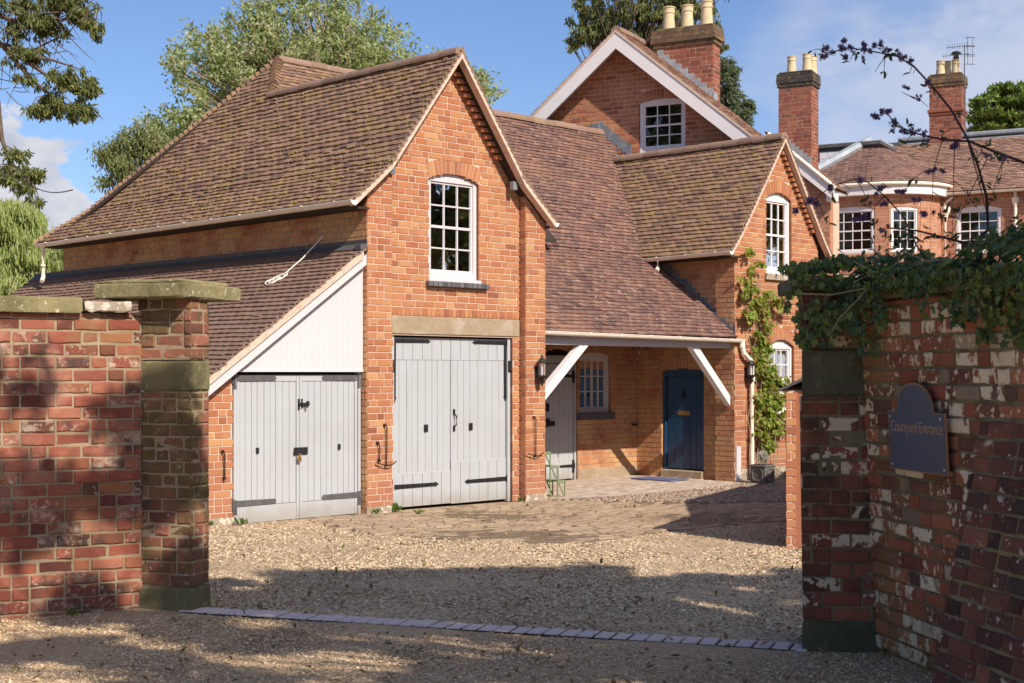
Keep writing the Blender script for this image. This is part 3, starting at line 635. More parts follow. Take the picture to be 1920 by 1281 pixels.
def paving():
    rd = random.Random(5)
    base = MB(); base.face([(*h2w(a, b), gh(*h2w(a, b))+.004) for a, b in PAVE]); tag(base.build('paving_bed', 'dirt'), kind='structure')
    base = MB(); base.face([(*h2w(a, b), gh(*h2w(a, b))+.008) for a, b in COB]); tag(base.build('cobble_bed', 'dirt'), kind='structure')
    mb = MB()
    # bricks laid in bowed courses that swing round the yard corner
    cx, cy = 2.0, 7.5; r = 6.9
    while r < 13.5:
        n = int(2*PI*r/.232); off = rd.random()
        for k in range(n):
            th = 2*PI*(k+off)/n; a = cx+r*math.cos(th); b = cy+r*math.sin(th)
            e = .10*math.sin(a*5)+.08*math.sin(b*7)
            if b > .05 or not inpoly(a, b+e*.5, PAVE): continue
            if rd.random() < .02: continue
            t = th+PI/2+rd.gauss(0,.02); ca, sa = math.cos(t), math.sin(t); L = .108+rd.uniform(-.004,.003); Wd = .047+rd.uniform(-.004,.002)
            X, Y = h2w(a, b); z = gh(X, Y)+.012+rd.gauss(0,.004)+.015*math.sin(a*1.7)*math.sin(b*1.3); tl = rd.gauss(0,.02)
            V = []
            for zz, q in ((z-.05,0),(z-.008,0),(z,.008)):
                for du, dv in ((-L+q,-Wd+q),(L-q,-Wd+q),(L-q,Wd-q),(-L+q,Wd-q)):
                    x, y = h2w(a+du*ca-dv*sa, b+du*sa+dv*ca); V.append((x, y, zz+du*tl))
            mb.mesh(V, [(0,1,5,4),(1,2,6,5),(2,3,7,6),(3,0,4,7),(4,5,9,8),(5,6,10,9),(6,7,11,10),(7,4,8,11),(8,9,10,11)])
        r += .105
    tag(mb.build('brick_paving', 'paver'), kind='structure')
    mb = MB()                                 # porch floor
    b = -.33; i = 0
    while b < 2.5:
        a = 3.38+(.11 if i % 2 else 0)
        while a < 8.3:
            if inpoly(a+.1, b+.05, [(3.38,-.3),(5.0,-.33),(7.6,-.22),(8.3,.2),(8.36,2.5),(3.38,2.5)]):
                t = MB(); t.bev(0,.218,0,.106,-.05,0,.005); z = -.185+rd.gauss(0,.002)
                mb.mesh([(*h2w(a+v[0], b+v[1]), z+v[2]) for v in t.v], t.f)
            a += .224
        b += .112; i += 1
    tag(mb.build('porch_floor', 'flag'), kind='structure')
    mb = MB(); n = 0                          # cobbles
    pts = []; b = -3.4
    while b < .2:
        a = 3.0
        while a < 12.5:
            aa = a+rd.gauss(0,.014); bb = b+rd.gauss(0,.014)
            if inpoly(aa, bb, COB): pts.append((aa, bb))
            a += .085
        b += .082
    for a, b in pts:
        X, Y = h2w(a, b); z = gh(X, Y)+.004; t = rd.uniform(0, PI); rx = rd.uniform(.034,.05); ry = rd.uniform(.026,.036); hz = rd.uniform(.018,.032); V = []
        for zz, q in ((0,1.0),(hz*.7,.85),(hz,.4)):
            for k in range(7): A = k*2*PI/7; u, v = rx*q*math.cos(A), ry*q*math.sin(A); V.append((X+u*math.cos(t)-v*math.sin(t), Y+u*math.sin(t)+v*math.cos(t), z+zz))
        F = [(k,(k+1)%7,7+(k+1)%7,7+k) for k in range(7)]+[(7+k,7+(k+1)%7,14+(k+1)%7,14+k) for k in range(7)]+[tuple(range(14,21))]
        mb.mesh(V, F)
    tag(mb.build('cobbled_yard', 'cobble', smooth=True), kind='structure')
    # a line of bigger edging bricks between cobbles and gravel
    p = Vector((-2.32, 10.06, 0)); q = Vector((1.745, 8.665, 0)); d = (q-p).normalized(); nn = Vector((-d.y, d.x, 0)); L = (q-p).length; k = 0; s = 0; mb = MB()
    bd_ = MB(); bd_.prism([p-nn*.1-Vector((0,0,.05)), q-nn*.1-Vector((0,0,.05)), q+nn*.1-Vector((0,0,.05)), p+nn*.1-Vector((0,0,.05))], (0,0,.060)); tag(bd_.build('edging_bed', 'soil'), kind='structure')
    while s < L:
        w = .112; c = p+d*s; t = MB(); t.bev(.007, w-.007, -.098, .098, -.06, .018, .006); j = rd.gauss(0,.0025); sk = rd.gauss(0,.012)
        mb.mesh([(*(c+d*(v[0]+v[1]*(.0+sk))+nn*(v[1]+rd.uniform(-.001,.001)))[:2], v[2]+j+gh(c.x, c.y)) for v in t.v], t.f); s += w; k += 1
    tag(mb.build('brick_edging_strip', 'kerb'), kind='structure')
paving()
def stones(name, n, region, size, matn, label, seed, paths=None):
    rg = np.random.default_rng(seed); V = []; 
    P = region(rg, n); n = len(P)
    base = np.array([[1,0,0],[-.5,.87,0],[-.5,-.87,0],[0,0,1],[0,0,-1]], float)
    base = np.array([[1,0,0],[.2,.9,.1],[-.9,.35,0],[-.6,-.75,.1],[.5,-.85,0],[.15,.05,.75],[-.25,-.1,.6]])
    fac = [(0,1,5),(1,6,5),(1,2,6),(2,3,6),(3,4,6),(4,5,6),(4,0,5)]
    s = size[0]+(size[1]-size[0])*rg.random(n)**2; th = rg.random(n)*2*PI; tl = rg.normal(0,.35,n)
    asp = .6+.5*rg.random(n); sz = .5+.6*rg.random(n)
    B = base[None]*np.stack([s, s*asp, s*sz*.8], 1)[:, None, :]
    B = B+rg.normal(0, .12, B.shape)*s[:, None, None]
    z = B[..., 2]*np.cos(tl)[:, None]+B[..., 0]*np.sin(tl)[:, None]; x = B[..., 0]*np.cos(tl)[:, None]-B[..., 2]*np.sin(tl)[:, None]
    X = x*np.cos(th)[:, None]-B[..., 1]*np.sin(th)[:, None]; Y = x*np.sin(th)[:, None]+B[..., 1]*np.cos(th)[:, None]
    A = np.stack([X+P[:, 0:1], Y+P[:, 1:2], z+P[:, 2:3]], -1).reshape(-1, 3)
    F = (np.array(fac)[None]+np.arange(n)[:, None, None]*7).reshape(-1, 3)
    me = bpy.data.meshes.new(name); me.from_pydata(A.tolist(), [], F.tolist()); me.materials.append(M[matn]); o = bpy.data.objects.new(name, me); COL.objects.link(o)
    tag(o, label, 'gravel', kind='stuff'); return o
def inyard(rg, n):
    out = []
    while len(out) < n:
        y = 8.7+ (18.3-8.7)*rg.random()**1.25; x = (rg.random()*2-1)*.36*y
        d = y+.329*x
        if d < 9.42 or y > 17.9 and x < -1: continue
        a, b = w2h(x, y)
        if b > .1 and a > -2.4: continue
        e = .12*math.sin(a*4.1+b)+.1*math.sin(b*6)
        if inpoly(a+e, b, PAVE) and rg.random() > .05: continue
        if inpoly(a, b, COB) and rg.random() > .02: continue
        if rg.random() < .55*max(0, math.sin(x*1.9+y*1.1+2*math.sin(y*.8))*math.sin(y*2.1)+.25): continue
        out.append((x, y, gh(x, y)+.004))
    return np.array(out)
def infront(rg, n):
    y = 6.6+3.4*rg.random(n)**1.0; x = (rg.random(n)*2-1)*.4*y; k = (y+.329*x) < 9.18
    return np.stack([x, y, np.zeros(n)+.002], 1)[k]
stones('yard_gravel', 60000, inyard, (.008,.021), 'pebble', 'cream crushed stone gravel spread over the yard behind the kerb line', 11)
stones('drive_gravel', 46000, infront, (.005,.0145), 'pebble2', 'fine tan gravel on the drive in front of the kerb line', 12)

# ================================================================ COACH HOUSE (front gable, door, hipped rear range)
HFR = lambda y: Fr((0, y, 0), (1,0,0), (0,-1,0))              # faces the yard
HFL = lambda x: Fr((x, 0, 0), (0,1,0), (-1,0,0))              # faces left; u = b
def coach_house():
    r = root('coach_house', 'tall red brick coach house gable with big grey double doors and a mossy tiled roof', 'house', HF, (1.68, 0, -.15))
    W = 3.36; SY = 3.08               # the roof is centred a little left of the front
    def zl(u): u = min(u, W-u); return 4.43+(u-.3)*1.21 if u > .3 else 4.43+(u-.3)*.86   # roof underside line
    def lim(z, lo=0, hi=W, sink=.05):
        z += sink
        if z < 4.43: e = .3+(z-4.43)/.86
        else: e = .3+(z-4.43)/1.3226
        return (max(lo, e), min(hi, SY-e))
    # pilasters either side and the set-back panel between them
    w = MB(); F0 = HFR(0); F1 = HFR(.12)
    wall(w, F0, -.17, 4.85, lambda z: (lim(z)[0], .43) if lim(z)[0] < .43 else (0,0), seed=1, t=.3)
    wall(w, F0, -.17, 4.85, lambda z: (2.94, lim(z)[1]) if lim(z)[1] > 2.94 else (0,0), seed=2, t=.3)
    door = Op(.55, 2.79, -.3, 2.20); lint = Op(.43, 2.94, 2.21, 2.45); win = Op(1.19, 2.12, 2.93, 4.34, .095, .215)
    lintc = Op(.43, 2.94, 2.20, 2.205)
    wall(w, F1, -.17, 6.03, lambda z: lim(z, .43, 2.94), [door, lint, win], seed=3, t=.28)
    # soldier course above the lintel is proud by a hair
    rd = random.Random(4)
    for k in range(32): 
        u = .45+k*.0775
        if u < 2.9: F1.bev(w, u+.003, u+.073, 0, .0045+rd.uniform(0,.002), 2.456, 2.565, .003)
    # returns of the pilasters
    RR = Fr((2.94, 0, 0), (0,1,0), (-1,0,0)); wall(w, RR, -.17, 4.25, full(.005,.12), seed=5, t=.05)
    LR = Fr((.43, 0, 0), (0,1,0), (1,0,0)); wall(w, LR, -.17, 4.45, full(.005,.12), seed=6, t=.05)
    # stepped brick corbels under the verge
    z = 4.72; k = 0
    while z < 5.98:
        for s in (0, 1):
            e = .3+(z-4.43)/1.3226+.03; a, b = (e, e+.15) if s == 0 else (SY-e-.15, SY-e)
            F1.bev(w, a, b, 0, .085, z, z+.062, .004)
        z += .0885; k += 1
    w.build('wall', ['brick', 'mortar'], r)
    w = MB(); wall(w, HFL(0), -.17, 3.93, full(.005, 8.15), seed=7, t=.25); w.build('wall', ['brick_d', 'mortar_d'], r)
    w = MB(); wall(w, Fr((W,0,0),(0,1,0),(1,0,0)), -.17, 3.93, full(.005, 5), seed=8, t=.25)
    wall(w, Fr((0,8.15,0),(1,0,0),(0,1,0)), -.17, 3.9, full(0, 7), seed=9, t=.25, plain=True); w.build('wall', ['brick', 'mortar'], r)
    pl = MB(); F0.bev(pl, -.012, .44, 0, .014, -.2, -.06, .01); pl.build('plinth', 'lstone', r); pl = MB(); F0.bev(pl, 2.93, 3.375, 0, .014, -.24, -.07, .01); pl.build('plinth', 'lstone', r)
    l = MB(); F1.bev(l, .435, 2.935, -.2, .012, 2.205, 2.452, .01); l.build('lintel', 'stone', r)
    # ---- roof
    prof = [(-.32,3.90),(.30,4.43),(1.54,6.07)]
    T = lambda u, x, z: (x, u, z)
    def ll(z):
        far = 8.4-(z-3.9)*(8.4-4.89)/(6.83-3.9); near = -.15
        if z > 6.07: near = 4.25+(z-6.07)*(4.89-4.25)/(6.83-6.07)
        return (near, far)
    profl = prof[:2]+[(2.12,6.83)]
    t = MB(); deck(t, T, profl, ll, mi=1, n=14)
    tl = tiles(t, T, profl, ll, seed=21, gauge=.098, mi=0, jit=1.25)
    # far hip slope and right slope
    TR = lambda u, x, z: (SY-x, u, z); deck(t, TR, prof, lambda z: (-.15, 5.2), mi=1); tiles(t, TR, prof, lambda z: (-.15, 3.0 if z > 4.6 else .8), seed=22, mi=0)
    # rear range, front slope (faces the yard)
    PB = [(1.79,3.9),(4.89,6.83)]; TF = lambda u, x, z: (u, x, z)
    deck(t, TF, PB, lambda z: (max(2.12-(6.83-z)*.763, 1.60 if z > 6.0 else W), 5.5), mi=1); tiles(t, TF, PB[:], lambda z: ((2.12-(6.83-z)*.763) if z > 5.6 else 9, 5.2), seed=23, mi=0)
    TBk = lambda u, x, z: (u, 9.78-x, z); deck(t, TBk, PB, lambda z: (-.3+(z-3.9)*2.42/2.93, 5.5), mi=1)
    t.build('roof', ['tile_a', 'deck'], r)
    rt = MB(); ridge_line(rt, (1.54,-.13,6.10), (1.54,4.28,6.10), seed=3, r=.095); rt.build('ridge_tiles', 'ridge', r); rt = MB(); ridge_line(rt, (2.08,4.89,6.86), (5.2,4.89,6.86), seed=4, r=.095)
    rt.build('ridge_tiles', 'ridge', r); rt = MB(); bonnets(rt, (-.33,8.40,3.90), (.30,7.77,4.43), (-.5,.55,.7), r=.075, step=.105, seed=5); bonnets(rt, (.30,7.77,4.43), (2.12,4.89,6.85), (-.6,.55,.6), r=.075, step=.105, seed=55); bonnets(rt, (1.56,4.27,6.10), (2.12,4.89,6.86), (-.5,-.5,.7), r=.09, step=.1, seed=6)
    rt.build('hip_tiles', 'tile_a', r)
    v = MB()
    for s in (1, -1):
        X = (lambda x: x) if s == 1 else (lambda x: SY-x)
        for (x0,z0),(x1,z1) in zip(prof, prof[1:]):
            v.hexa([(X(x0),-.165,z0-.085),(X(x0),-.05,z0-.085),(X(x1),-.05,z1-.085),(X(x1),-.165,z1-.085),(X(x0),-.165,z0+.012),(X(x0),-.05,z0+.012),(X(x1),-.05,z1+.012),(X(x1),-.165,z1+.012)])
    v.build('verge', 'verge', r)
    vt = MB(); rd = random.Random(8)
    for s in (1, -1):
        X = (lambda x: x) if s == 1 else (lambda x: SY-x)
        for (x0,z0),(x1,z1) in zip(prof, prof[1:]):
            L = math.hypot(x1-x0, z1-z0); dx, dz = (x1-x0)/L, (z1-z0)/L; q = 0
            while q < L:
                px_, pz = x0+dx*q, z0+dz*q; j = rd.uniform(-.004,.004); e = .13
                vt.hexa([(X(px_-dz*.018),-.172+j,pz+dx*.018-.006),(X(px_-dz*.018),-.02,pz+dx*.018-.006),(X(px_+dx*e),-.02,pz+dz*e-.022),(X(px_+dx*e),-.172+j,pz+dz*e-.022),
                         (X(px_-dz*.034),-.172+j,pz+dx*.034-.004),(X(px_-dz*.034),-.02,pz+dx*.034-.004),(X(px_+dx*e),-.02,pz+dz*e),(X(px_+dx*e),-.172+j,pz+dz*e)]); q += .098
    vt.build('verge_tiles', 'ridge', r)
    g = MB(); gutter(g, (-.34,-.16,3.885), (-.36,8.35,3.86)); g.tube([(-.36,8.15,3.82),(-.36,8.15,3.3),(-.42,8.08,3.22)], .036, 10); g.tube([(-.36,8.15,3.52),(-.36,8.15,3.48)], .043, 10)
    g.build('gutter', 'cream', r); g = MB(); gutter(g, (SY+.34,-.14,3.875), (SY+.34,.6,3.87)); g.build('gutter', 'white', r)
    e = MB(); e.tube([(-.34,-.17,3.885),(-.34,-.155,3.885)], .06, 16, 0, PI, 2*PI, up=(0,0,1)); e.build('gutter_end', 'white', r); e = MB(); e.tube([(SY+.34,-.16,3.875),(SY+.34,-.145,3.875)], .06, 16, 0, PI, 2*PI); e.build('gutter_end', 'white', r)
    s_ = MB(); s_.box(-.30, 0, -.05, 8.3, 3.80, 3.83); s_.build('soffit', 'deck', r); s_ = MB(); s_.box(W, W+.04, -.05, 5, 3.80, 3.83); s_.build('soffit', 'deck', r)
    lf = MB(); lf.box(.36,.44,-.05,.02,4.30,4.42) ; lf.build('flashing', 'lead', r); lf = MB(); lf.box(SY-.44,SY-.36,-.05,.02,4.30,4.42); lf.build('flashing', 'lead', r)
    # moss cushions clinging to the tile tails
    ms = MB(); rd = random.Random(31)
    for (c, x, z) in tl:
        f = .5+.5*math.sin(c*1.3+z*2.1)*math.sin(c*2.9-z*3.7)+.25*math.sin(c*7+z*5)
        if z < 6.2 and c < 7.5 and rd.random() < .34*max(0, f)**1.2+.03+(.10 if c < 1.6 and f > .3 else 0):
            for _ in range(rd.randint(1,4)):
                s = rd.uniform(.007,.019); cc = Vector((x-.004, c+rd.uniform(-.08,.08), z-.004)); V = []
                for zz, q in ((-.5,.9),(.2,1),(.7,.6)):
                    for k in range(6): A = k*PI/3+zz; V.append(cc+Vector((s*q*math.cos(A), s*1.5*q*math.sin(A), s*zz*.7)))
                ms.mesh(V, [(k,(k+1)%6,6+(k+1)%6,6+k) for k in range(6)]+[(6+k,6+(k+1)%6,12+(k+1)%6,12+k) for k in range(6)]+[tuple(range(12,18))])
    tag(ms.build('moss', 'moss', r, smooth=True), kind='stuff')
    # ---- window with a white box and a mop inside
    w_ = window(r, F1, 1.19, 2.12, 2.97, 4.34, .095, 3, 4, depth=.06, fw=.06, bottom=.11, top=.02, mat='pinkw', sill='brick')
    m = MB(); F1.bev(m, 1.3, 1.72, -.75, -.45, 3.42, 3.62, .01); F1.bev(m, 1.28,1.5,-.40,-.38,3.44,3.6,.004); m.build('box_inside', 'white', w_)
    m = MB(); m.tube([F1.p(1.36,-.5,2.9), F1.p(1.40,-.45,4.1)], .012, 6); m.build('handle_inside', 'pot', w_)
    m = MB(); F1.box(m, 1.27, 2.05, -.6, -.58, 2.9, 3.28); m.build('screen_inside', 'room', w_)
    # ---- big doors
    D = Fr((0,.20,0),(1,0,0),(0,-1,0)); fr_ = MB(); D.bev(fr_, .55,.60,-.03,.04,-.15,2.205,.004); fr_.build('door_post', 'door', r); fr_ = MB(); D.bev(fr_, 2.735,2.79,-.03,.04,-.17,2.205,.004); fr_.build('door_post', 'door', r)
    mids = 1.655
    for i, (a, b) in enumerate(((.605,mids-.004),(mids+.004,2.73))):
        m = plank_leaf(D, a, b, -.12-.01*i, 2.16, 9 if i == 0 else 8, d=.0, rails=(), seed=40+i)
        lf = m.build('door_leaf', 'door', r)
        tp = MB(); D.bev(tp, a, b, 0, .006, 1.86, 2.165, .003)
        for k in range(1, 6): u = a+(b-a)*k/6; D.box(tp, u-.0025, u+.0025, .003, .0068, 1.87, 2.16, 1)
        tp.build('board_band', ['door', 'iron'], lf); tp = MB(); D.bev(tp, a, b, 0, .006, -.125-.01*i, .33 if i == 0 else .46, .003)
        for k in range(1, 6): u = a+(b-a)*k/6; D.box(tp, u-.0025, u+.0025, .003, .0068, -.12, .32 if i == 0 else .45, 1)
        tp.build('board_band', ['door', 'iron'], lf)
        p, q = (a+.0, a+.78) if i == 0 else (b, b-.78)
        for z_, vv in ((2.115, 1.36), (.155 if i == 0 else .16, None)):
            s_ = MB(); st = strap(D, p, p+(q-p)*(.86 if vv else 1.05), z_, .06 if vv is None else .05, d=.009, vert=vv); st.build('hinge', 'iron', lf)
        bt = MB(); u = 1.19 if i == 0 else 1.97+.06; D.bev(bt, u-.035,u+.035,.008,.02,.88,.98,.004); bt.build('bolt_plate', 'iron', lf)
        if i == 1:
            h = MB(); u = mids+.06; h.tube([D.p(u,.01,.93),D.p(u,.05,.96),D.p(u,.055,1.08),D.p(u,.01,1.12)], .011, 8); D.bev(h, u-.02,u+.02,.006,.014,.87,.95,.003); D.bev(h, u-.02,u+.02,.006,.014,1.10,1.18,.003); h.build('handle', 'iron', lf)
        k = MB(); ee = .565 if i == 0 else 2.77; D.bev(k, ee-.03,ee+.03,.02,.06,1.70,1.86,.004); k.tube([D.p(ee-.0,.06,1.72),D.p(ee,.06,1.84)], .02, 8); k.build('pintle', 'iron', lf)
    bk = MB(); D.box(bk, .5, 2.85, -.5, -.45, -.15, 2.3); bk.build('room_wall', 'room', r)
coach_house()

# ================================================================ LEAN-TO GARAGE on the left
def lean_to():
    r = root('lean_to_garage', 'low lean-to garage with a white boarded gable over pale grey double doors', 'garage', HF, (-1.2, .12, -.15))
    F = HFR(.12); d = Op(-1.97, -.01, -.3, 1.70)
    w = MB(); wall(w, F, -.17, 1.70, full(-2.36, -.004), [d], seed=51, t=.25); wall(w, HFL(-2.36), -.17, 1.6, full(.13, 8.9), seed=52, t=.25, plain=True)
    w.build('wall', ['brick', 'mortar'], r)
    p = MB(); F.bev(p, -2.38,-1.96,0,.012,-.2,-.05,.01); p.build('plinth', 'lstone', r)
    # roof plane
    prof = [(-2.52,1.55),(-.0,3.32)]; T = lambda u, x, z: (x, u, z); sl_ = 1.77/2.52
    t = MB(); lim = lambda z: (-.02, 9.2); deck(t, T, prof, lim, mi=1); tiles(t, T, prof, lambda z: (-.02, 9.2), seed=53, gauge=.1, jit=.7); t.build('roof', ['tile_s', 'deck'], r)
    f = MB(); zz = 3.32; 
    f.mesh([(-.11,-.02,3.32-.11*sl_+.05),(-.11,9.2,3.32-.11*sl_+.05),(-.01,9.2,3.365),(-.01,-.02,3.365),(-.012,9.2,3.42),(-.012,-.02,3.42)], [(0,3,2,1),(3,5,4,2)])
    f.bev(-.13,-.015,-.035,.10,3.27,3.35,.01); f.build('flashing', 'slate', r)  # flashing coloured slate-dark, which also stands in for the shadow under the eaves
    v = MB(); rd = random.Random(2); L = math.hypot(2.52,1.77); dx, dz = 2.52/L, 1.77/L
    pz = lambda x: 1.55+(x+2.52)*sl_
    v.hexa([(-2.52,-.06,1.475),(-2.52,.1,1.475),(-.1,.1,pz(-.1)-.085),(-.1,-.06,pz(-.1)-.085),(-2.52,-.06,1.565),(-2.52,.1,1.565),(-.1,.1,pz(-.1)+.015),(-.1,-.06,pz(-.1)+.015)]); v.build('verge', 'verge', r)
    vt = MB(); q = 0
    while q < L-.15:
        x, z = -2.52+dx*q, 1.55+dz*q; e = .12; j = rd.uniform(-.004,.004)
        vt.hexa([(x-dz*.016,-.06+j,z+dx*.016),(x-dz*.016,.1,z+dx*.016),(x+dx*e,.1,z+dz*e-.01),(x+dx*e,-.06+j,z+dz*e-.01),(x-dz*.03,-.06+j,z+dx*.03),(x-dz*.03,.1,z+dx*.03),(x+dx*e,.1,z+dz*e+.008),(x+dx*e,-.06+j,z+dz*e+.008)]); q += .1
    vt.build('verge_tiles', 'ridge', r)
    b = MB(); b.hexa([(-2.5,-.03,1.35),(-2.5,.0,1.35),(-.03,.0,pz(-.03)-.21),(-.03,-.03,pz(-.03)-.21),(-2.5,-.03,1.48),(-2.5,.0,1.48),(-.03,.0,pz(-.03)-.08),(-.03,-.03,pz(-.03)-.08)]); b.build('bargeboard', 'pinkw', r)
    g = MB(); u = -2.1
    while u < -.02:
        e = min(u+.0965, -.008); a1 = pz(u)-.10; b1 = pz(e)-.10
        if b1 > 1.73: 
            a1 = max(a1, 1.725); mbx = [(u+.0008,.075,1.72),(e-.0008,.075,1.72),(e-.0008,.13,1.72),(u+.0008,.13,1.72),(u+.0008,.075,a1),(e-.0008,.075,b1),(e-.0008,.13,b1),(u+.0008,.13,a1)]; g.hexa(mbx)
            g.box(e-.0025, e+.0025, .0775,.13,1.72,(a1+b1)/2)
        u += .098
    g.bev(-2.02,-.008,.06,.1,1.695,1.728,.003); g.build('weatherboarding', 'pinkw', r)
    k = MB(); k.bev(-1.82,-1.76,-.02,.075,1.92,2.07,.004); k.build('bracket', 'white', r)
    gt = MB(); gutter(gt, (-2.56,-.1,1.50), (-2.56,9.1,1.47)); gt.bev(-2.62,-2.44,-.09,-.02,1.40,1.47,.01); gt.build('gutter', 'white', r)
    D = Fr((0,.14,0),(1,0,0),(0,-1,0)); f = MB(); D.bev(f,-1.97,-1.925,-.05,.03,-.15,1.695,.003); f.build('door_post', 'door', r); f = MB(); D.bev(f,-.055,-.012,-.05,.03,-.15,1.695,.003); f.build('door_post', 'door', r)
    mid = -.985
    for i, (a, b) in enumerate(((-1.92, mid-.003), (mid+.003, -.06))):
        m = plank_leaf(D, a, b, -.145, 1.66, 9, d=.01, rails=((-.145,.06),(1.58,1.66)), seed=60+i, stile=.045)
        lf = m.build('door_leaf', 'door', r); p, q = (a, a+.56) if i == 0 else (b, b-.56)
        for z_ in (1.62,.10):
            st = strap(D, p-(.045 if i == 0 else -.045), q, z_, .075, d=.018, arrow=False); s1 = p-.03 if i == 0 else p+.03
            D.bev(st, s1-.03, s1+.03, .015,.03, z_-.14, z_+.05,.003); st.build('hinge', 'slate', lf)
        t = MB(); u = -1.62 if i == 0 else -.36; D.bev(t, u-.02,u+.02,.012,.03,.70,.77,.004); t.build('bolt_plate', 'iron', lf)
    l = MB(); D.bev(l, mid-.09,mid+.12,.018,.03,.66,.75,.004); D.bev(l, mid-.1,mid+.0,.03,.045,.665,.72,.004); l.build('latch', 'iron', r)
    l = MB(); D.bev(l, mid-.055,mid-.005,.045,.07,.57,.64,.006); l.tube([D.p(mid-.05,.055,.63),D.p(mid-.05,.055,.67),D.p(mid-.01,.055,.67),D.p(mid-.01,.055,.63)], .006, 6); l.build('padlock', 'brass', r)
    l = MB(); D.bev(l, mid-.03,mid+.0,.018,.03,1.22,1.36,.003); D.bev(l, mid+.02,mid+.04,.018,.035,1.24,1.36,.003); D.bev(l, mid-.03,mid+.14,.03,.045,1.28,1.31,.003); l.tube([D.p(mid+.06,.035,1.28),D.p(mid+.09,.035,1.21)], .007, 6); D.bev(l, mid+.10,mid+.14,.02,.04,1.265,1.33,.004); l.build('latch', 'iron', r)
    bk = MB(); D.box(bk, -2.0, -.1, -.45, -.4, -.15, 1.7); bk.build('room_wall', 'room', r)
    # bricks seen at the wall head past the far end
    return r
lean_to()

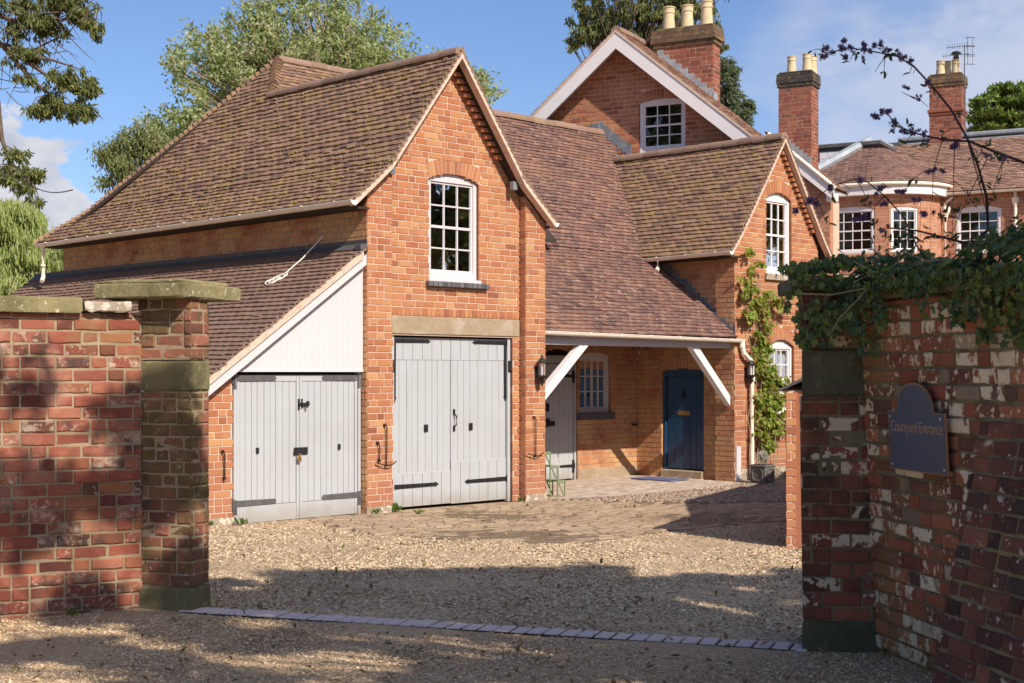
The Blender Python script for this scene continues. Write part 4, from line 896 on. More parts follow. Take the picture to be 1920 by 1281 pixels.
# ================================================================ PORCH RANGE (catslide roof, beam, recessed wall)
BPROF = [(.16,2.30),(1.0,2.96),(2.0,3.74),(4.03,5.84),(4.7,6.53)]
def porch_range():
    r = root('porch_range', 'long plum tiled catslide roof sweeping down over an open white-beamed porch', 'house', HF, (5.8, 2.45, -.2))
    bk = HFR(2.45)
    win = Op(6.80, 7.63, .98, 1.99, .065, .20); dr = Op(5.80, 6.74, -.3, 1.98, .12, .22)
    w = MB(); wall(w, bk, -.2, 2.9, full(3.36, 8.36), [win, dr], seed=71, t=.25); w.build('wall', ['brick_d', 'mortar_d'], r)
    pl = MB(); 
    bk.bev(pl, 3.40, 5.79, 0, .012, -.2, .0, .006); pl.build('plinth', 'stone', r); pl = MB(); bk.bev(pl, 6.75, 8.35, 0, .012, -.2, .0, .006); pl.build('plinth', 'stone', r)
    T = lambda u, x, z: (u, x, z)
    def lim(z):
        # stops at the wall of the tall gable where it rises behind the ridge of the cottage roof
        hi = 8.36 if z < 3.79 else 9.9
        return (3.36, hi)
    t = MB(); deck(t, T, BPROF, lambda z: (3.36, 8.27 if z < 3.6 else (8.36 if z < 3.75 else 8.36+(z-3.75)*.78)), mi=1)
    tiles(t, T, BPROF, lambda z: (3.36, 8.27 if z < 3.6 else (8.30 if z < 3.72 else 8.05+(z-3.72)*.80)), seed=72, gauge=.098, w=.165, jit=1.1)
    TB = lambda u, x, z: (u, 9.4-x, z); deck(t, TB, [(2.4,4.2),(4.7,6.53)], full(5.0, 10.0), mi=1)
    t.build('roof', ['tile_b', 'deck'], r)
    rt = MB(); ridge_line(rt, (5.4,4.7,6.55), (10.0,4.7,6.55), seed=73); rt.build('ridge_tiles', 'ridge', r)
    v = MB(); b = MB()                        # valley edge tiles laid in moss along the cottage roof foot
    bm = MB(); bm.bev(3.36, 8.27, .27, .40, 2.11, 2.27, .006); bm.build('beam', 'pinkw', r)
    for k in (5.25, 6.75):
        j = MB(); j.box(k-.004, k+.004, .266,.272,2.115,2.265); j.build('beam_joint', 'pinkw', r)
    for (a0, a1, z1) in ((4.52, 3.38, 1.10), (7.28, 8.26, 1.16)):
        m = MB(); m.prism([(a0-.09,.28,2.115),(a0+.10,.28,2.115),(a1 if a1 < a0 else a1,.28,z1+.16 if a1 < a0 else z1+.13),(a1,.28,z1-.04)] if a1 > a0 else [(a0+.10,.28,2.115),(a0-.09,.28,2.115),(a1,.28,z1+.14),(a1,.28,z1-.05)], (0,.11,0))
        m.build('brace', 'white', r)
    g = MB(); gutter(g, (3.37,.14,2.30), (8.44,.14,2.255)); 
    g.tube([(8.40,.13,2.25),(8.40,.13,2.13),(8.44,.12,2.02),(8.62,.11,1.90),(8.66,.11,1.78),(8.66,.11,-.05),(8.66,.05,-.16)], .042, 10); g.tube([(8.66,.11,1.62),(8.66,.11,1.54)], .052, 10); g.tube([(8.40,.13,2.2),(8.40,.13,2.12)], .05, 10)
    g.build('gutter', 'cream', r, smooth=False)
    window(r, bk, 6.80, 7.63, .98, 1.99, .065, 4, 3, depth=.07, fw=.05, bottom=.07, mat='pinkw', sill='slate', meet=False, casement=True, top=.06)
    # grey stable door, left ajar edge
    D = Fr((0,2.53,0),(1,0,0),(0,-1,0)); f = MB(); D.bev(f, 5.80,5.85,-.03,.05,-.2,1.86,.004); D.bev(f, 6.69,6.74,-.03,.05,-.2,1.86,.004); D.bev(f, 5.80,6.74,-.03,.05,1.86,1.99,.004); f.build('door_frame', 'door', r)
    f = MB(); D.box(f, 5.8,6.74,-.05,-.03,1.95,2.12); f.build('room_wall', 'room', r)
    lf = plank_leaf(D, 5.86, 6.68, -.17, 1.85, 7, d=.03, seed=75).build('door_leaf', 'door', r)
    for z_, vv in ((1.63, None), (.06, None)):
        st = strap(D, 6.68, 6.34, z_, .05, d=.034, arrow=False); D.bev(st, 6.65,6.70,.03,.05,z_-.12,z_+.1,.003); st.build('hinge', 'iron', lf)
    m = MB(); D.bev(m, 5.90,6.20,.034,.05,.77,.85,.004); D.bev(m, 5.95,6.05,.05,.065,.76,.90,.004); m.build('lock', 'iron', lf); m = MB(); D.bev(m, 5.98,6.06,.034,.044,1.02,1.16,.003); m.build('keyhole_plate', 'iron', lf)
    m = MB(); D.bev(m, 5.92,5.96,.034,.045,1.28,1.36,.003); m.tube([D.p(5.93,.045,1.32),D.p(6.14,.045,1.31)], .009, 6); m.tube([D.p(6.02,.05,1.37),D.p(6.05,.05,1.27)], .008, 6); m.build('latch', 'iron', lf)
    m = MB(); m.tube([(5.9,.35,2.12),(5.9,.35,1.98)], .012, 6); m.build('hanging_hook', 'rust', r)
    m = MB(); bk.bev(m, 8.2,8.27,0,.05,.72,.76,.004); m.tube([bk.p(8.27,.02,.74),bk.p(8.33,.04,.735)], .015, 6); m.build('wall_fixing', 'rust', r)
porch_range()

# ================================================================ GABLED COTTAGE (right)
def moss_on(parent, lst, prob, seed):
    ms = MB(); rd = random.Random(seed)
    for (c, x, z) in lst:
        f = .5+.5*math.sin(c*2.1+z*2.7)*math.sin(c*3.9-z*3.1)
        if rd.random() < prob(c, z)*f:
            for _ in range(rd.randint(1,4)):
                s = rd.uniform(.007,.018); cc = Vector((x-.004, c+rd.uniform(-.08,.08), z-.004)); V = []
                for zz, q in ((-.5,.9),(.2,1),(.7,.6)):
                    for k in range(6): A = k*PI/3+zz; V.append(cc+Vector((s*q*math.cos(A), s*1.5*q*math.sin(A), s*zz*.7)))
                ms.mesh(V, [(k,(k+1)%6,6+(k+1)%6,6+k) for k in range(6)]+[(6+k,6+(k+1)%6,12+(k+1)%6,12+k) for k in range(6)]+[tuple(range(12,18))])
    tag(ms.build('moss', 'moss', parent, smooth=True), kind='stuff')
def cottage():
    r = root('gabled_cottage', 'narrow brick cottage gable on the right with white sash windows and a blue side door', 'house', HF, (9.57, .2, -.2))
    A0, A1, C = 8.28, 10.86, 9.57; b0 = .2
    def lim(z, sink=.06):
        z += sink
        if z <= 4.05: return (A0, A1)
        e = A0+.0+(z-4.05)/1.40
        return (max(A0, e), min(A1, 2*C-e))
    F = HFR(b0); up = Op(9.22, 10.0, 3.45, 4.78, .12, .22); lo = Op(9.30, 10.08, .95, 2.16, .12, .22)
    w = MB(); wall(w, F, -.2, 5.84, lim, [up, lo], seed=81, t=.28)
    z = 4.25
    while z < 5.7:
        e = A0+(z-4.05)/1.40+.02
        for a, b in ((e, e+.12), (2*C-e-.13, 2*C-e)): F.bev(w, a, b, 0, .075, z, z+.062, .004)
        z += .0885
    w.build('wall', ['brick', 'mortar'], r)
    # side: pier then the set-back wall with the blue door
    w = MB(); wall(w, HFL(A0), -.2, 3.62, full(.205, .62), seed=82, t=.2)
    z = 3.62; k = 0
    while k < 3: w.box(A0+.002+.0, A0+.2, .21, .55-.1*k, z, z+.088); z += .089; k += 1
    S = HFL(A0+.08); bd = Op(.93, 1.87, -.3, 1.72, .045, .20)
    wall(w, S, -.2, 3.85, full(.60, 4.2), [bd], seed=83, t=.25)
    w.build('wall', ['brick_d', 'mortar_d'], r)
    w = MB(); wall(w, Fr((A1,0,0),(0,1,0),(1,0,0)), -.2, 3.95, full(.205, 5), seed=84, t=.25, plain=False); w.build('wall', ['brick', 'mortar'], r)
    p = MB(); F.bev(p, A0,A1,0,.01,-.25,.02,.006); p.build('plinth', 'lstone', r)
    prof = [(A0-.30,3.76),(A0+.02,4.13),(C,5.87)]; T = lambda u, x, z: (x, u, z)
    def bb(z): return np.interp(z, [3.74, 5.84], [2.05, 4.08])
    t = MB(); deck(t, T, prof, lambda z: (.05, bb(z)+.15), mi=1); tiles(t, T, prof, lambda z: (.05, bb(z)+.06), seed=85, gauge=.098, jit=1.1)
    tlc = tiles(MB(), T, prof, lambda z: (.05, bb(z)+.06), seed=85, gauge=.098, jit=1.1); TR = lambda u, x, z: (2*C-x, u, z); deck(t, TR, prof, full(.05, 4.8), mi=1); tiles(t, TR, prof, full(.05, .5), seed=86)
    t.build('roof', ['tile_a', 'deck'], r)
    moss_on(r, tlc, lambda c, z: .12+(.5 if c < 1.3 and z > 4.6 else 0), 88)
    rt = MB(); ridge_line(rt, (C,.05,5.89), (C,4.1,5.89), seed=87); rt.build('ridge_tiles', 'ridge', r)
    v = MB(); vt = MB(); rd = random.Random(9)
    for s in (1, -1):
        X = (lambda x: x) if s == 1 else (lambda x: 2*C-x)
        for (x0,z0),(x1,z1) in zip(prof, prof[1:]):
            v.hexa([(X(x0),.03,z0-.08),(X(x0),.15,z0-.08),(X(x1),.15,z1-.08),(X(x1),.03,z1-.08),(X(x0),.03,z0+.012),(X(x0),.15,z0+.012),(X(x1),.15,z1+.012),(X(x1),.03,z1+.012)])
            L = math.hypot(x1-x0, z1-z0); dx, dz = (x1-x0)/L, (z1-z0)/L; q = 0
            while q < L:
                a, b = x0+dx*q, z0+dz*q; e = .12; j = rd.uniform(-.004,.004)
                vt.hexa([(X(a-dz*.018),.022+j,b+dx*.018),(X(a-dz*.018),.16,b+dx*.018),(X(a+dx*e),.16,b+dz*e-.018),(X(a+dx*e),.022+j,b+dz*e-.018),(X(a-dz*.034),.022+j,b+dx*.034),(X(a-dz*.034),.16,b+dx*.034),(X(a+dx*e),.16,b+dz*e),(X(a+dx*e),.022+j,b+dz*e)]); q += .098
    v.build('verge', 'verge', r); vt.build('verge_tiles', 'ridge', r)
    g = MB(); gutter(g, (A0-.34,.02,3.745), (A0-.34,1.95,3.72)); g.tube([(A0-.34,1.62,3.70),(A0-.34,1.62,3.54),(A0-.40,1.60,3.49)], .04, 10); g.build('gutter', 'cream', r)
    e = MB(); e.tube([(A0-.34,.01,3.745),(A0-.34,.022,3.745)], .058, 14, 0, PI, 2*PI); e.build('gutter_end', 'white', r)
    s_ = MB(); s_.box(A0-.28, A0+.08, .1, 2.3, 3.66, 3.69); s_.build('soffit', 'deck', r)
    # stepped lead flashing against the side wall, pier part then wall part
    f = MB()
    for k in range(20):
        b = .20+k*.09; z = float(np.interp(b, [q[0] for q in BPROF], [q[1] for q in BPROF]))
        x = A0-.006 if b < .62 else A0+.074
        zt = math.ceil((z+.10)/PH)*PH; f.hexa([(x,b,z-.02),(x+.006,b,z-.02),(x+.006,b+.1,z+.05),(x,b+.1,z+.05),(x,b,zt),(x+.006,b,zt),(x+.006,b+.092,zt),(x,b+.092,zt)])
    f.bev(A0-.012,A0+.0,.18,.20,2.22,2.55,.003); f.build('flashing', 'lead', r)
    window(r, F, 9.22, 10.0, 3.45, 4.78, .12, 3, 4, depth=.07, fw=.05, bottom=.10, mat='white', sill='lstone', curtain=((9.25,9.97),), top=.04)
    window(r, F, 9.30, 10.08, .95, 2.16, .12, 3, 4, depth=.07, fw=.05, bottom=.08, mat='white', sill='lstone', curtain=((9.35,9.6),), top=.04)
    # blue door with arched head
    D = HFL(A0+.17); f = MB(); D.bev(f, .935,.99,-.03,.05,-.05,1.70,.004); D.bev(f, 1.81,1.865,-.03,.05,-.05,1.70,.004)
    n = 10; R = (.47**2+.045**2)/(2*.045); zc = 1.77-R
    f.prism([D.p(1.4+(k/n-.5)*.93, -.03, zc+math.sqrt(R*R-((k/n-.5)*.93)**2)) for k in range(n+1)]+[D.p(1.865,-.03,1.63),D.p(.935,-.03,1.63)], D.n*.07); f.build('door_frame', 'blue', r)
    lf = plank_leaf(D, .995, 1.805, -.03, 1.63, 5, d=.02, seed=90).build('blue_door', 'blue', r); lf['label'] = 'dark blue planked door'
    m = MB(); D.bev(m, 1.28,1.56,.018,.03,.93,1.01,.004); m.build('letter_plate', 'brass', lf)
    m = MB(); m.tube([D.p(1.42,.03,1.36),D.p(1.38,.04,1.28),D.p(1.42,.045,1.23),D.p(1.46,.04,1.28),D.p(1.42,.03,1.36)], .012, 6); m.build('knocker', 'iron', lf); m = MB(); m.tube([D.p(1.70,.02,.92),D.p(1.70,.06,.92)], .022, 10); m.build('door_knob', 'iron', lf)
    st = MB(); D.bev(st, .92,1.86,-.05,.15,-.2,-.05,.015); st.build('door_step', 'stone', r)
    bb_ = MB(); F.box(bb_, 8.31,8.44,0,.02,-.2,.42); bb_.build('downpipe_board', 'pinkw', r)
cottage()

# ================================================================ TALL GABLE behind
def pots(r, lst, z, tall=.5, rad=.1, mat='pot'):
    for p, q in lst:
        m = MB(); h = tall*random.uniform(.94,1.06)
        m.lathe([(rad*1.22,-.02),(rad*1.15,.06),(rad*.98,h*.55),(rad*.96,h*.74),(rad*1.08,h*.76),(rad*1.08,h*.80),(rad*.98,h*.82),(rad*1.0,h*.95),(rad*1.12,h*.96),(rad*1.12,h),(rad*.85,h),(rad*.8,h*.6)], (p, q, z), 18)
        m.build('chimney_pot', mat, r, smooth=False)
def chimney(r, p0, p1, q0, q1, z0, z1, capmat, brick='brick_r', band=None, seed=0, cap=.30, over=.07):
    w = MB(); ww = z1-cap
    wall(w, Fr((0,q0,0),(1,0,0),(0,-1,0)), z0, ww, full(p0,p1), seed=seed, t=q1-q0-.01)
    wall(w, Fr((p1,0,0),(0,1,0),(1,0,0)), z0, ww, full(q0,q1), seed=seed+1, t=.05)
    wall(w, Fr((p0,0,0),(0,1,0),(-1,0,0)), z0, ww, full(q0,q1), seed=seed+2, t=.05)
    wall(w, Fr((0,q1,0),(1,0,0),(0,1,0)), z0, ww, full(p0,p1), seed=seed+3, t=.05)
    if band: 
        for o_, a, b in ((.045, band, band+.09), (.02, band-.09, band)): w.bev(p0-o_, p1+o_, q0-o_, q1+o_, a, b, .006)
    c = w.build('chimney', [brick, 'mortar'], r)
    m = MB(); k = 0; z = ww; rd = random.Random(seed)
    for o_ in (.03, over, over*.9, over*.75):
        zz = min(z+.088, z1+.05); m.box(p0-o_+.006, p1+o_-.006, q0-o_+.006, q1+o_-.006, z, zz)
        for fr, a, b in ((Fr((0,q0-o_,0),(1,0,0),(0,-1,0)), p0-o_, p1+o_), (Fr((p1+o_,0,0),(0,1,0),(1,0,0)), q0-o_, q1+o_), (Fr((p0-o_,0,0),(0,1,0),(-1,0,0)), q0-o_, q1+o_)):
            u = a-(.11 if k % 2 else 0)
            while u < b:
                c0, c1 = max(u+.004, a), min(u+.224, b)
                if c1-c0 > .02: fr.bev(m, c0, c1, -.03, rd.uniform(0,.003), z+.004, zz-.004, .003)
                u += .23
        z = zz; k += 1
    m.bev(p0, p1, q0, q1, z, z+.05, .02)
    m.build('chimney_cap', capmat, c); return c
def step_flash(mb, p0, p1, q, z0, slope, h=.085, n=9):
    for k in range(n):
        a = p0+(p1-p0)*k/n; b = p0+(p1-p0)*(k+1)/n; za = z0+slope*(a-p0); zb = z0+slope*(b-p0)
        mb.box(a, b+.004, q-.012-.001*(k % 2), q-.004, min(za,zb)-.06, max(za,zb)+h)
def tall_gable():
    r = root('tall_gabled_house', 'taller brick gable with broad white bargeboards rising behind the roofs, three-pot chimney beside it', 'house', DF, (.5, 3, 0))
    C = .55; SL = .82; ZA = 8.46
    under = lambda p: ZA-SL*abs(p-C)
    F = Fr((0,0,0),(1,0,0),(0,-1,0)); win = Op(.86, 1.84, 6.04, 7.07, .05, .20)
    w = MB(); L = lambda z: (max(-2.4, C-(ZA-.1-z)/SL), min(3.0, C+(ZA-.1-z)/SL))
    wall(w, F, 5.2, ZA-.1, L, [win], seed=101, t=.25); wall(w, Fr((3.0,0,0),(0,1,0),(1,0,0)), 5.0, 6.0, full(.01, .7), seed=102, t=.2); wall(w, Fr((0,.75,0),(1,0,0),(0,1,0)), 5.2, ZA-.1, L, [], seed=106, t=.2, plain=True)
    F.box(w, -2.4, 3.0, -.02, -.25, 0, 5.2, 1); w.box(2.8,2.99,.25,.75,0,5,1)
    w.build('wall', ['brick_w', 'mortar'], r)
    prof = [(C-3.0,under(C-3.0)),(C,ZA)]; t = MB(); TL = lambda u, x, z: (x, u, z); TR = lambda u, x, z: (2*C-x, u, z)
    for T_ in (TL, TR): deck(t, T_, prof, full(-.45, .78), mi=1); tiles(t, T_, prof, full(-.47, .78), seed=103, gauge=.1)
    t.build('roof', ['tile_e', 'deck'], r)
    rt = MB(); ridge_line(rt, (C,-.46,ZA+.03), (C,.78,ZA+.03)); rt.build('ridge_tiles', 'ridge', r)
    b = MB(); s_ = MB(); v = MB()
    for s in (1,-1):
        X = lambda x: C+s*x
        e = 2.98
        P = [(0,ZA-.04),(e,ZA-.04-SL*e),(e,ZA-.30-SL*e),(e-.30,ZA-.36-SL*(e-.30)),(0,ZA-.36)]
        b.prism([(X(x), -.46, z) for x, z in P], (0,.035,0))
        s_.hexa([(X(0),-.425,ZA-.14),(X(0),-.01,ZA-.14),(X(e),-.01,ZA-.14-SL*e),(X(e),-.425,ZA-.14-SL*e),(X(0),-.425,ZA-.12),(X(0),-.01,ZA-.12),(X(e),-.01,ZA-.12-SL*e),(X(e),-.425,ZA-.12-SL*e)])
        v.hexa([(X(0),-.475,ZA-.045),(X(0),-.40,ZA-.045),(X(e+.05),-.40,ZA-.045-SL*(e+.05)),(X(e+.05),-.475,ZA-.045-SL*(e+.05)),(X(0),-.475,ZA+.01),(X(0),-.40,ZA+.01),(X(e+.05),-.40,ZA+.01-SL*(e+.05)),(X(e+.05),-.475,ZA+.01-SL*(e+.05))])
    b.build('bargeboard', 'white', r); s_.build('soffit', 'pinkw', r); v.build('verge', 'verge', r)
    e = MB(); e.bev(3.02,3.43,-.42,.7,5.82,5.98,.01); e.build('eaves_box', 'white', r)
    window(r, F, .86, 1.84, 6.04, 7.07, .05, 3, 4, depth=.05, fw=.08, bottom=.13, top=.05, room=.5)
    chimney(r, .94, 2.19, .6, 1.02, 5.0, 8.55, 'capbrick', seed=105, cap=.30)
    f = MB(); step_flash(f, 1.0, 2.19, .6, under(1.0)+.05, -SL, n=9); f.bev(2.19,2.23,.58,.78,under(2.19)-.05,under(2.19)+.14,.006); f.build('flashing', 'leadp', r)
    pots(r, ((1.17,.81),(1.57,.81),(1.98,.81)), 8.59, tall=.54, rad=.115)
    f = MB(); step_flash(f, -.02, .68, 0, 6.66, -.83, n=7, h=.10); f.bev(-.2,.0,-.03,-.004,6.62,6.74,.004); f.build('flashing', 'lead', r)
M['brick_w'] = mk('warm_gable_brick', [(.38,.14,.07),(.46,.19,.09),(.50,.22,.11),(.42,.16,.08),(.30,.09,.055),(.48,.21,.10)], .92, over=[(3,.5,.7,(.50,.28,.15),.5),(9,.62,.75,(.26,.09,.06),.6)], bump=B1)
tall_gable()

# ================================================================ BAY-FRONTED HOUSE beyond
def gable_end():
    r = root('far_gabled_roof', 'white-edged tiled verge sloping beside the tall two-pot chimney beyond the cottage gable', 'house', FF, (-.6, 2, 0))
    F = Fr((0,0,0),(1,0,0),(0,-1,0)); w = MB(); zz = lambda p: 6.09-.86*(p-.36)
    wall(w, F, 3.8, 7.0, lambda z: (-1.3, min(.22, .36-(z+.12-6.09)/.86)), seed=111, t=.3); F.box(w,-1.3,.22,-.02,-.3,0,3.8,1); w.box(.0,.205,.3,.85,0,5.9,1); w.build('wall', ['brick_b','mortar'], r)
    prof = [(-.40,zz(.40)),(1.3,zz(-1.3))]; t = MB(); T = lambda u, x, z: (-x, u, z); deck(t, T, prof, full(-.3,.9), mi=1); tiles(t, T, prof, full(-.3,.9), seed=112); t.build('roof', ['tile_e','deck'], r)
    b = MB(); b.hexa([(-1.3,-.33,zz(-1.3)-.34),(-1.3,-.29,zz(-1.3)-.34),(.40,-.29,zz(.4)-.30),(.40,-.33,zz(.4)-.30),(-1.3,-.33,zz(-1.3)-.05),(-1.3,-.29,zz(-1.3)-.05),(.40,-.29,zz(.4)-.05),(.40,-.33,zz(.4)-.05)]); b.box(.2,.42,-.28,-.0,zz(.4)-.3,zz(.4)-.12); b.build('bargeboard', 'white', r)
    g = MB(); g.tube([(-1.2,-.34,zz(-1.2)+.02),(.44,-.34,zz(.44)+.02)], .05, 8); 
    for k in range(8): p = -1.0+k*.2; g.tube([(p,-.34,zz(p)+.02),(p+.015,-.34,zz(p+.015)+.02)], .06, 8)
    g.build('verge_capping', 'cream', r)
    chimney(r, -1.13, -.31, .25, .85, 6.4, 8.93, 'darkcap', seed=113, cap=.28, over=.05)
    f = MB(); step_flash(f, -1.13, -.31, .25, zz(-1.13)+.06, -.86, n=8, h=.10); f.build('flashing', 'leadp', r)
    pots(r, ((-.85,.42),(-.47,.42),(-.42,.7)), 8.97, tall=.47, rad=.105)
gable_end()
def ring_tiles(mb, base, apex, rows, seed=0, mi=0, w=.17):
    """tiles on a fan of slopes from a bent eave line up to one point"""
    rd = random.Random(seed); A = Vector(apex); B = [Vector(b) for b in base]
    for i in range(rows):
        f0 = i/rows; f1 = min(1, (i+1.7)/rows)
        lo = [b.lerp(A, f0) for b in B]; hi = [b.lerp(A, f1) for b in B]; off = w/2*(i % 2)
        for k in range(len(B)-1):
            L = (lo[k+1]-lo[k]).length; n = max(1, int(L/w)); nrm = (lo[k+1]-lo[k]).cross(hi[k]-lo[k]).normalized()
            if nrm.z < 0: nrm = -nrm
            for j in range(n+1):
                a = max(0, (j*w-off)/L); b = min(1, ((j+1)*w-off)/L-.01)
                if b-a < .02: continue
                l = nrm*(.022+rd.gauss(0,.002)); tn = nrm*.004
                p0, p1 = lo[k].lerp(lo[k+1], a)+l, lo[k].lerp(lo[k+1], b)+l; q0, q1 = hi[k].lerp(hi[k+1], a)+tn, hi[k].lerp(hi[k+1], b)+tn; dn = nrm*.014
                mb.mesh([p0-dn,p1-dn,p1,p0,q1,q0], [(0,1,2,3),(3,2,4,5)], mi)
def bay_house():
    r = root('bay_fronted_house', 'long brick house far right with a round tiled bay and many-paned white windows', 'house', EF, (0, 2.8, 0))
    F = Fr((0,0,0),(1,0,0),(0,-1,0)); win = Op(.46, 1.61, 4.85, 6.0, .1, .22)
    w = MB(); wall(w, F, 4.3, 6.42, full(-.0, 5), [win], seed=121, t=.3); F.box(w,-6,5,-.02,-.3,0,4.3,1); w.box(-6,-5.8,.3,5.6,0,6.4,1); w.box(4.8,5,.3,5.6,0,6.4,1); w.box(-6,5,5.6,5.8,0,6.4,1)
    w.build('wall', ['brick_b','mortar'], r)
    # the bay: flat front then a quarter round
    cx, R = -1.35, 1.45; w = MB(); pts = [(-3.3,-R),(cx,-R)]+[(cx+R*math.sin(math.radians(a)), -R*math.cos(math.radians(a))) for a in (14,48,62,76,90)]
    wins = {0: (Op(-2.52+3.3, -1.36+3.3, 4.85, 6.0, .09, .2)), 2: None}
    W_ = []
    for k in range(len(pts)-1):
        a, b = Vector((*pts[k],0)), Vector((*pts[k+1],0)); d = (b-a); L = d.length; fr = Fr(a, d, (d.y, -d.x, 0)); ops = []
        if k == 0: ops = [Op(.78, 1.94, 4.85, 6.0, .09, .2)]
        if k == 2: ops = [Op(.07, L-.07, 4.85, 6.0, .05, .2)]
        wall(w, fr, 4.3, 6.45, full(0, L), ops, seed=130+k, t=.2); fr.box(w, 0, L, -.02, -.2, 0, 4.3, 1)
        for o in ops: W_.append((fr, o, 4 if k == 0 else 3))
    w.build('bay_wall', ['brick_b','mortar'], r)
    for fr, o, c in W_: window(r, fr, o.u0, o.u1, o.z0, o.z1, o.rise, c, 4, depth=.03, fw=.07 if c == 4 else .05, bottom=.08, top=.04, curtain=((o.u0+.05, o.u0+.3),) if c == 4 else ((o.u1-.45, o.u1-.05),))
    window(r, F, .46, 1.61, 4.85, 6.0, .1, 4, 4, depth=.03, fw=.08, bottom=.08, top=.04)
    def arc(rr, z, q=0): return [(-3.4,-rr+q,z)]+[(cx+rr*math.sin(math.radians(a)), -rr*math.cos(math.radians(a)), z) for a in range(0, 91, 9)]
    for rr0, rr1, z0, z1, m_, nm in ((R-.1, R+.20, 6.36, 6.62, 'white', 'fascia'),):
        m = MB(); A = arc(rr0, z0); Bq = arc(rr1, z0); 
        for k in range(len(A)-1):
            up = lambda p: (p[0], p[1], z1)
            m.hexa([A[k],A[k+1],Bq[k+1],Bq[k],up(A[k]),up(A[k+1]),up(Bq[k+1]),up(Bq[k])])
        m.build(nm, m_, r)
    g = MB(); g.tube(arc(R+.25, 6.63)+[(cx+R+.28, .1, 6.60)], .045, 8); g.tube([(cx+R+.28,-.12,6.6),(cx+R+.28,-.12,6.35),(cx+R+.10,-.14,6.2),(cx+R+.10,-.14,3)], .045, 8); g.lathe([(.05,5.75),(.07,5.85),(.13,5.98),(.14,6.1)], (cx+R+.10,-.14,0), 8)
    gutter(g, (.2,-.30,6.44), (5,-.30,6.44)); g.tube([(1.97,-.1,6.4),(1.97,-.1,3)], .045, 8); g.lathe([(.045,6.0),(.09,6.15),(.10,6.25)], (1.97,-.1,0), 8); g.build('gutter', 'cream', r)
    ap = (-2.08, 1.0, 8.14); t = MB(); base = arc(R+.24, 6.68); base[0] = (-3.75, -.4, 6.68); base.insert(1, (-3.4, -R-.24, 6.68)); base.append((.55, 1.0, 6.9))
    for k in range(len(base)-1): t.mesh([base[k], base[k+1], ap], [(0,1,2)], 1)
    ring_tiles(t, base, ap, 22, seed=5, mi=2)
    prof = [(-.3,6.47),(2.8,8.33)]; T = lambda u, x, z: (u, x, z); deck(t, T, prof, full(-1.9,5.2), mi=1); tiles(t, T, prof, full(-1.9 ,5.2), seed=122, gauge=.105)
    T2 = lambda u, x, z: (u, 5.6-x, z); deck(t, T2, prof, full(-6,5.2), mi=1); t.build('roof', ['tile_e','deck','tile_b'], r)
    l = MB(); l.prism([(-1.75,2.62,8.24),(5.2,2.62,8.24),(5.2,2.9,8.42),(-1.75,2.9,8.42)], (0,.02,.03)); l.bev(-1.7,5.2,2.66,2.95,8.38,8.50,.03)
    l.tube([Vector((-3.45,-1.5,6.86)), Vector(ap)+Vector((-.02,-.06,.05))], .14, 8); l.tube([Vector(ap)+Vector((-.02,-.05,.02)), (-1.80,2.3,8.20)], .07, 8); l.lathe([(.24,-.18),(.12,-.04),(.03,.04)], ap, 10); l.build('flashing', 'leadp', r)
    d = MB(); d.bev(-3.62,-1.75,.6,2.9,6.9,8.02,.02); d.bev(-3.75,-1.65,.5,3.0,8.0,8.12,.02); d.bev(-6,-1.6,2.6,3.0,7.9,8.36,.03); d.build('dormer', 'slate', r)
    d = MB(); 
    for i in range(4):
        for j in range(3): d.bev(-3.40+i*.22,-3.19+i*.22,.575,.60,7.32+j*.2,7.51+j*.2,.003)
    d.build('dormer_cladding', 'white', r)
    chimney(r, -.80, .10, 2.62, 3.25, 8.0, 10.12, 'capbrick', seed=125, cap=.27, over=.05, band=9.12)
    pots(r, ((-.52,2.8),(-.40,3.08),(-.10,2.85)), 10.16, tall=.48, rad=.115)
    c = MB(); c.lathe([(.085,.44),(.085,.52),(.07,.52),(.07,.60),(.15,.62),(.11,.68),(.02,.71)], (-.10,2.85,10.16), 12); c.build('cowl', 'iron', r)
    a = root('aerial', 'two-tier television aerial on a mast strapped to the far right chimney', 'aerial', EF, (.17,2.7,9.0)); m = MB()
    m.tube([(.17,2.66,8.7),(.17,2.66,10.98)], .014, 6); m.build('mast', 'slate', a)
    for z, ln, d in ((10.95,.5,.30),(10.72,.62,.34)):
        m = MB(); m.tube([(.17-ln*.95,2.58,z-.02),(.30,2.70,z)], .009, 5)
        for k in range(9): x = .17-ln*.9+k*ln*.13; m.tube([(x,2.6+.07*k/9,z-.07-.004*k),(x,2.6+.07*k/9,z+.07+.004*k)], .005, 4)
        m.tube([(.26,2.66,z-.30),(.26,2.66,z+.24)], .008, 5); m.tube([(.38,2.72,z-.30),(.38,2.72,z+.24)], .006, 5)
        for q in (-.3,-.03,.22): m.tube([(.2,2.62,z+q),(.44,2.76,z+q)], .01, 5)
        m.build('antenna', 'slate', a)
bay_house()

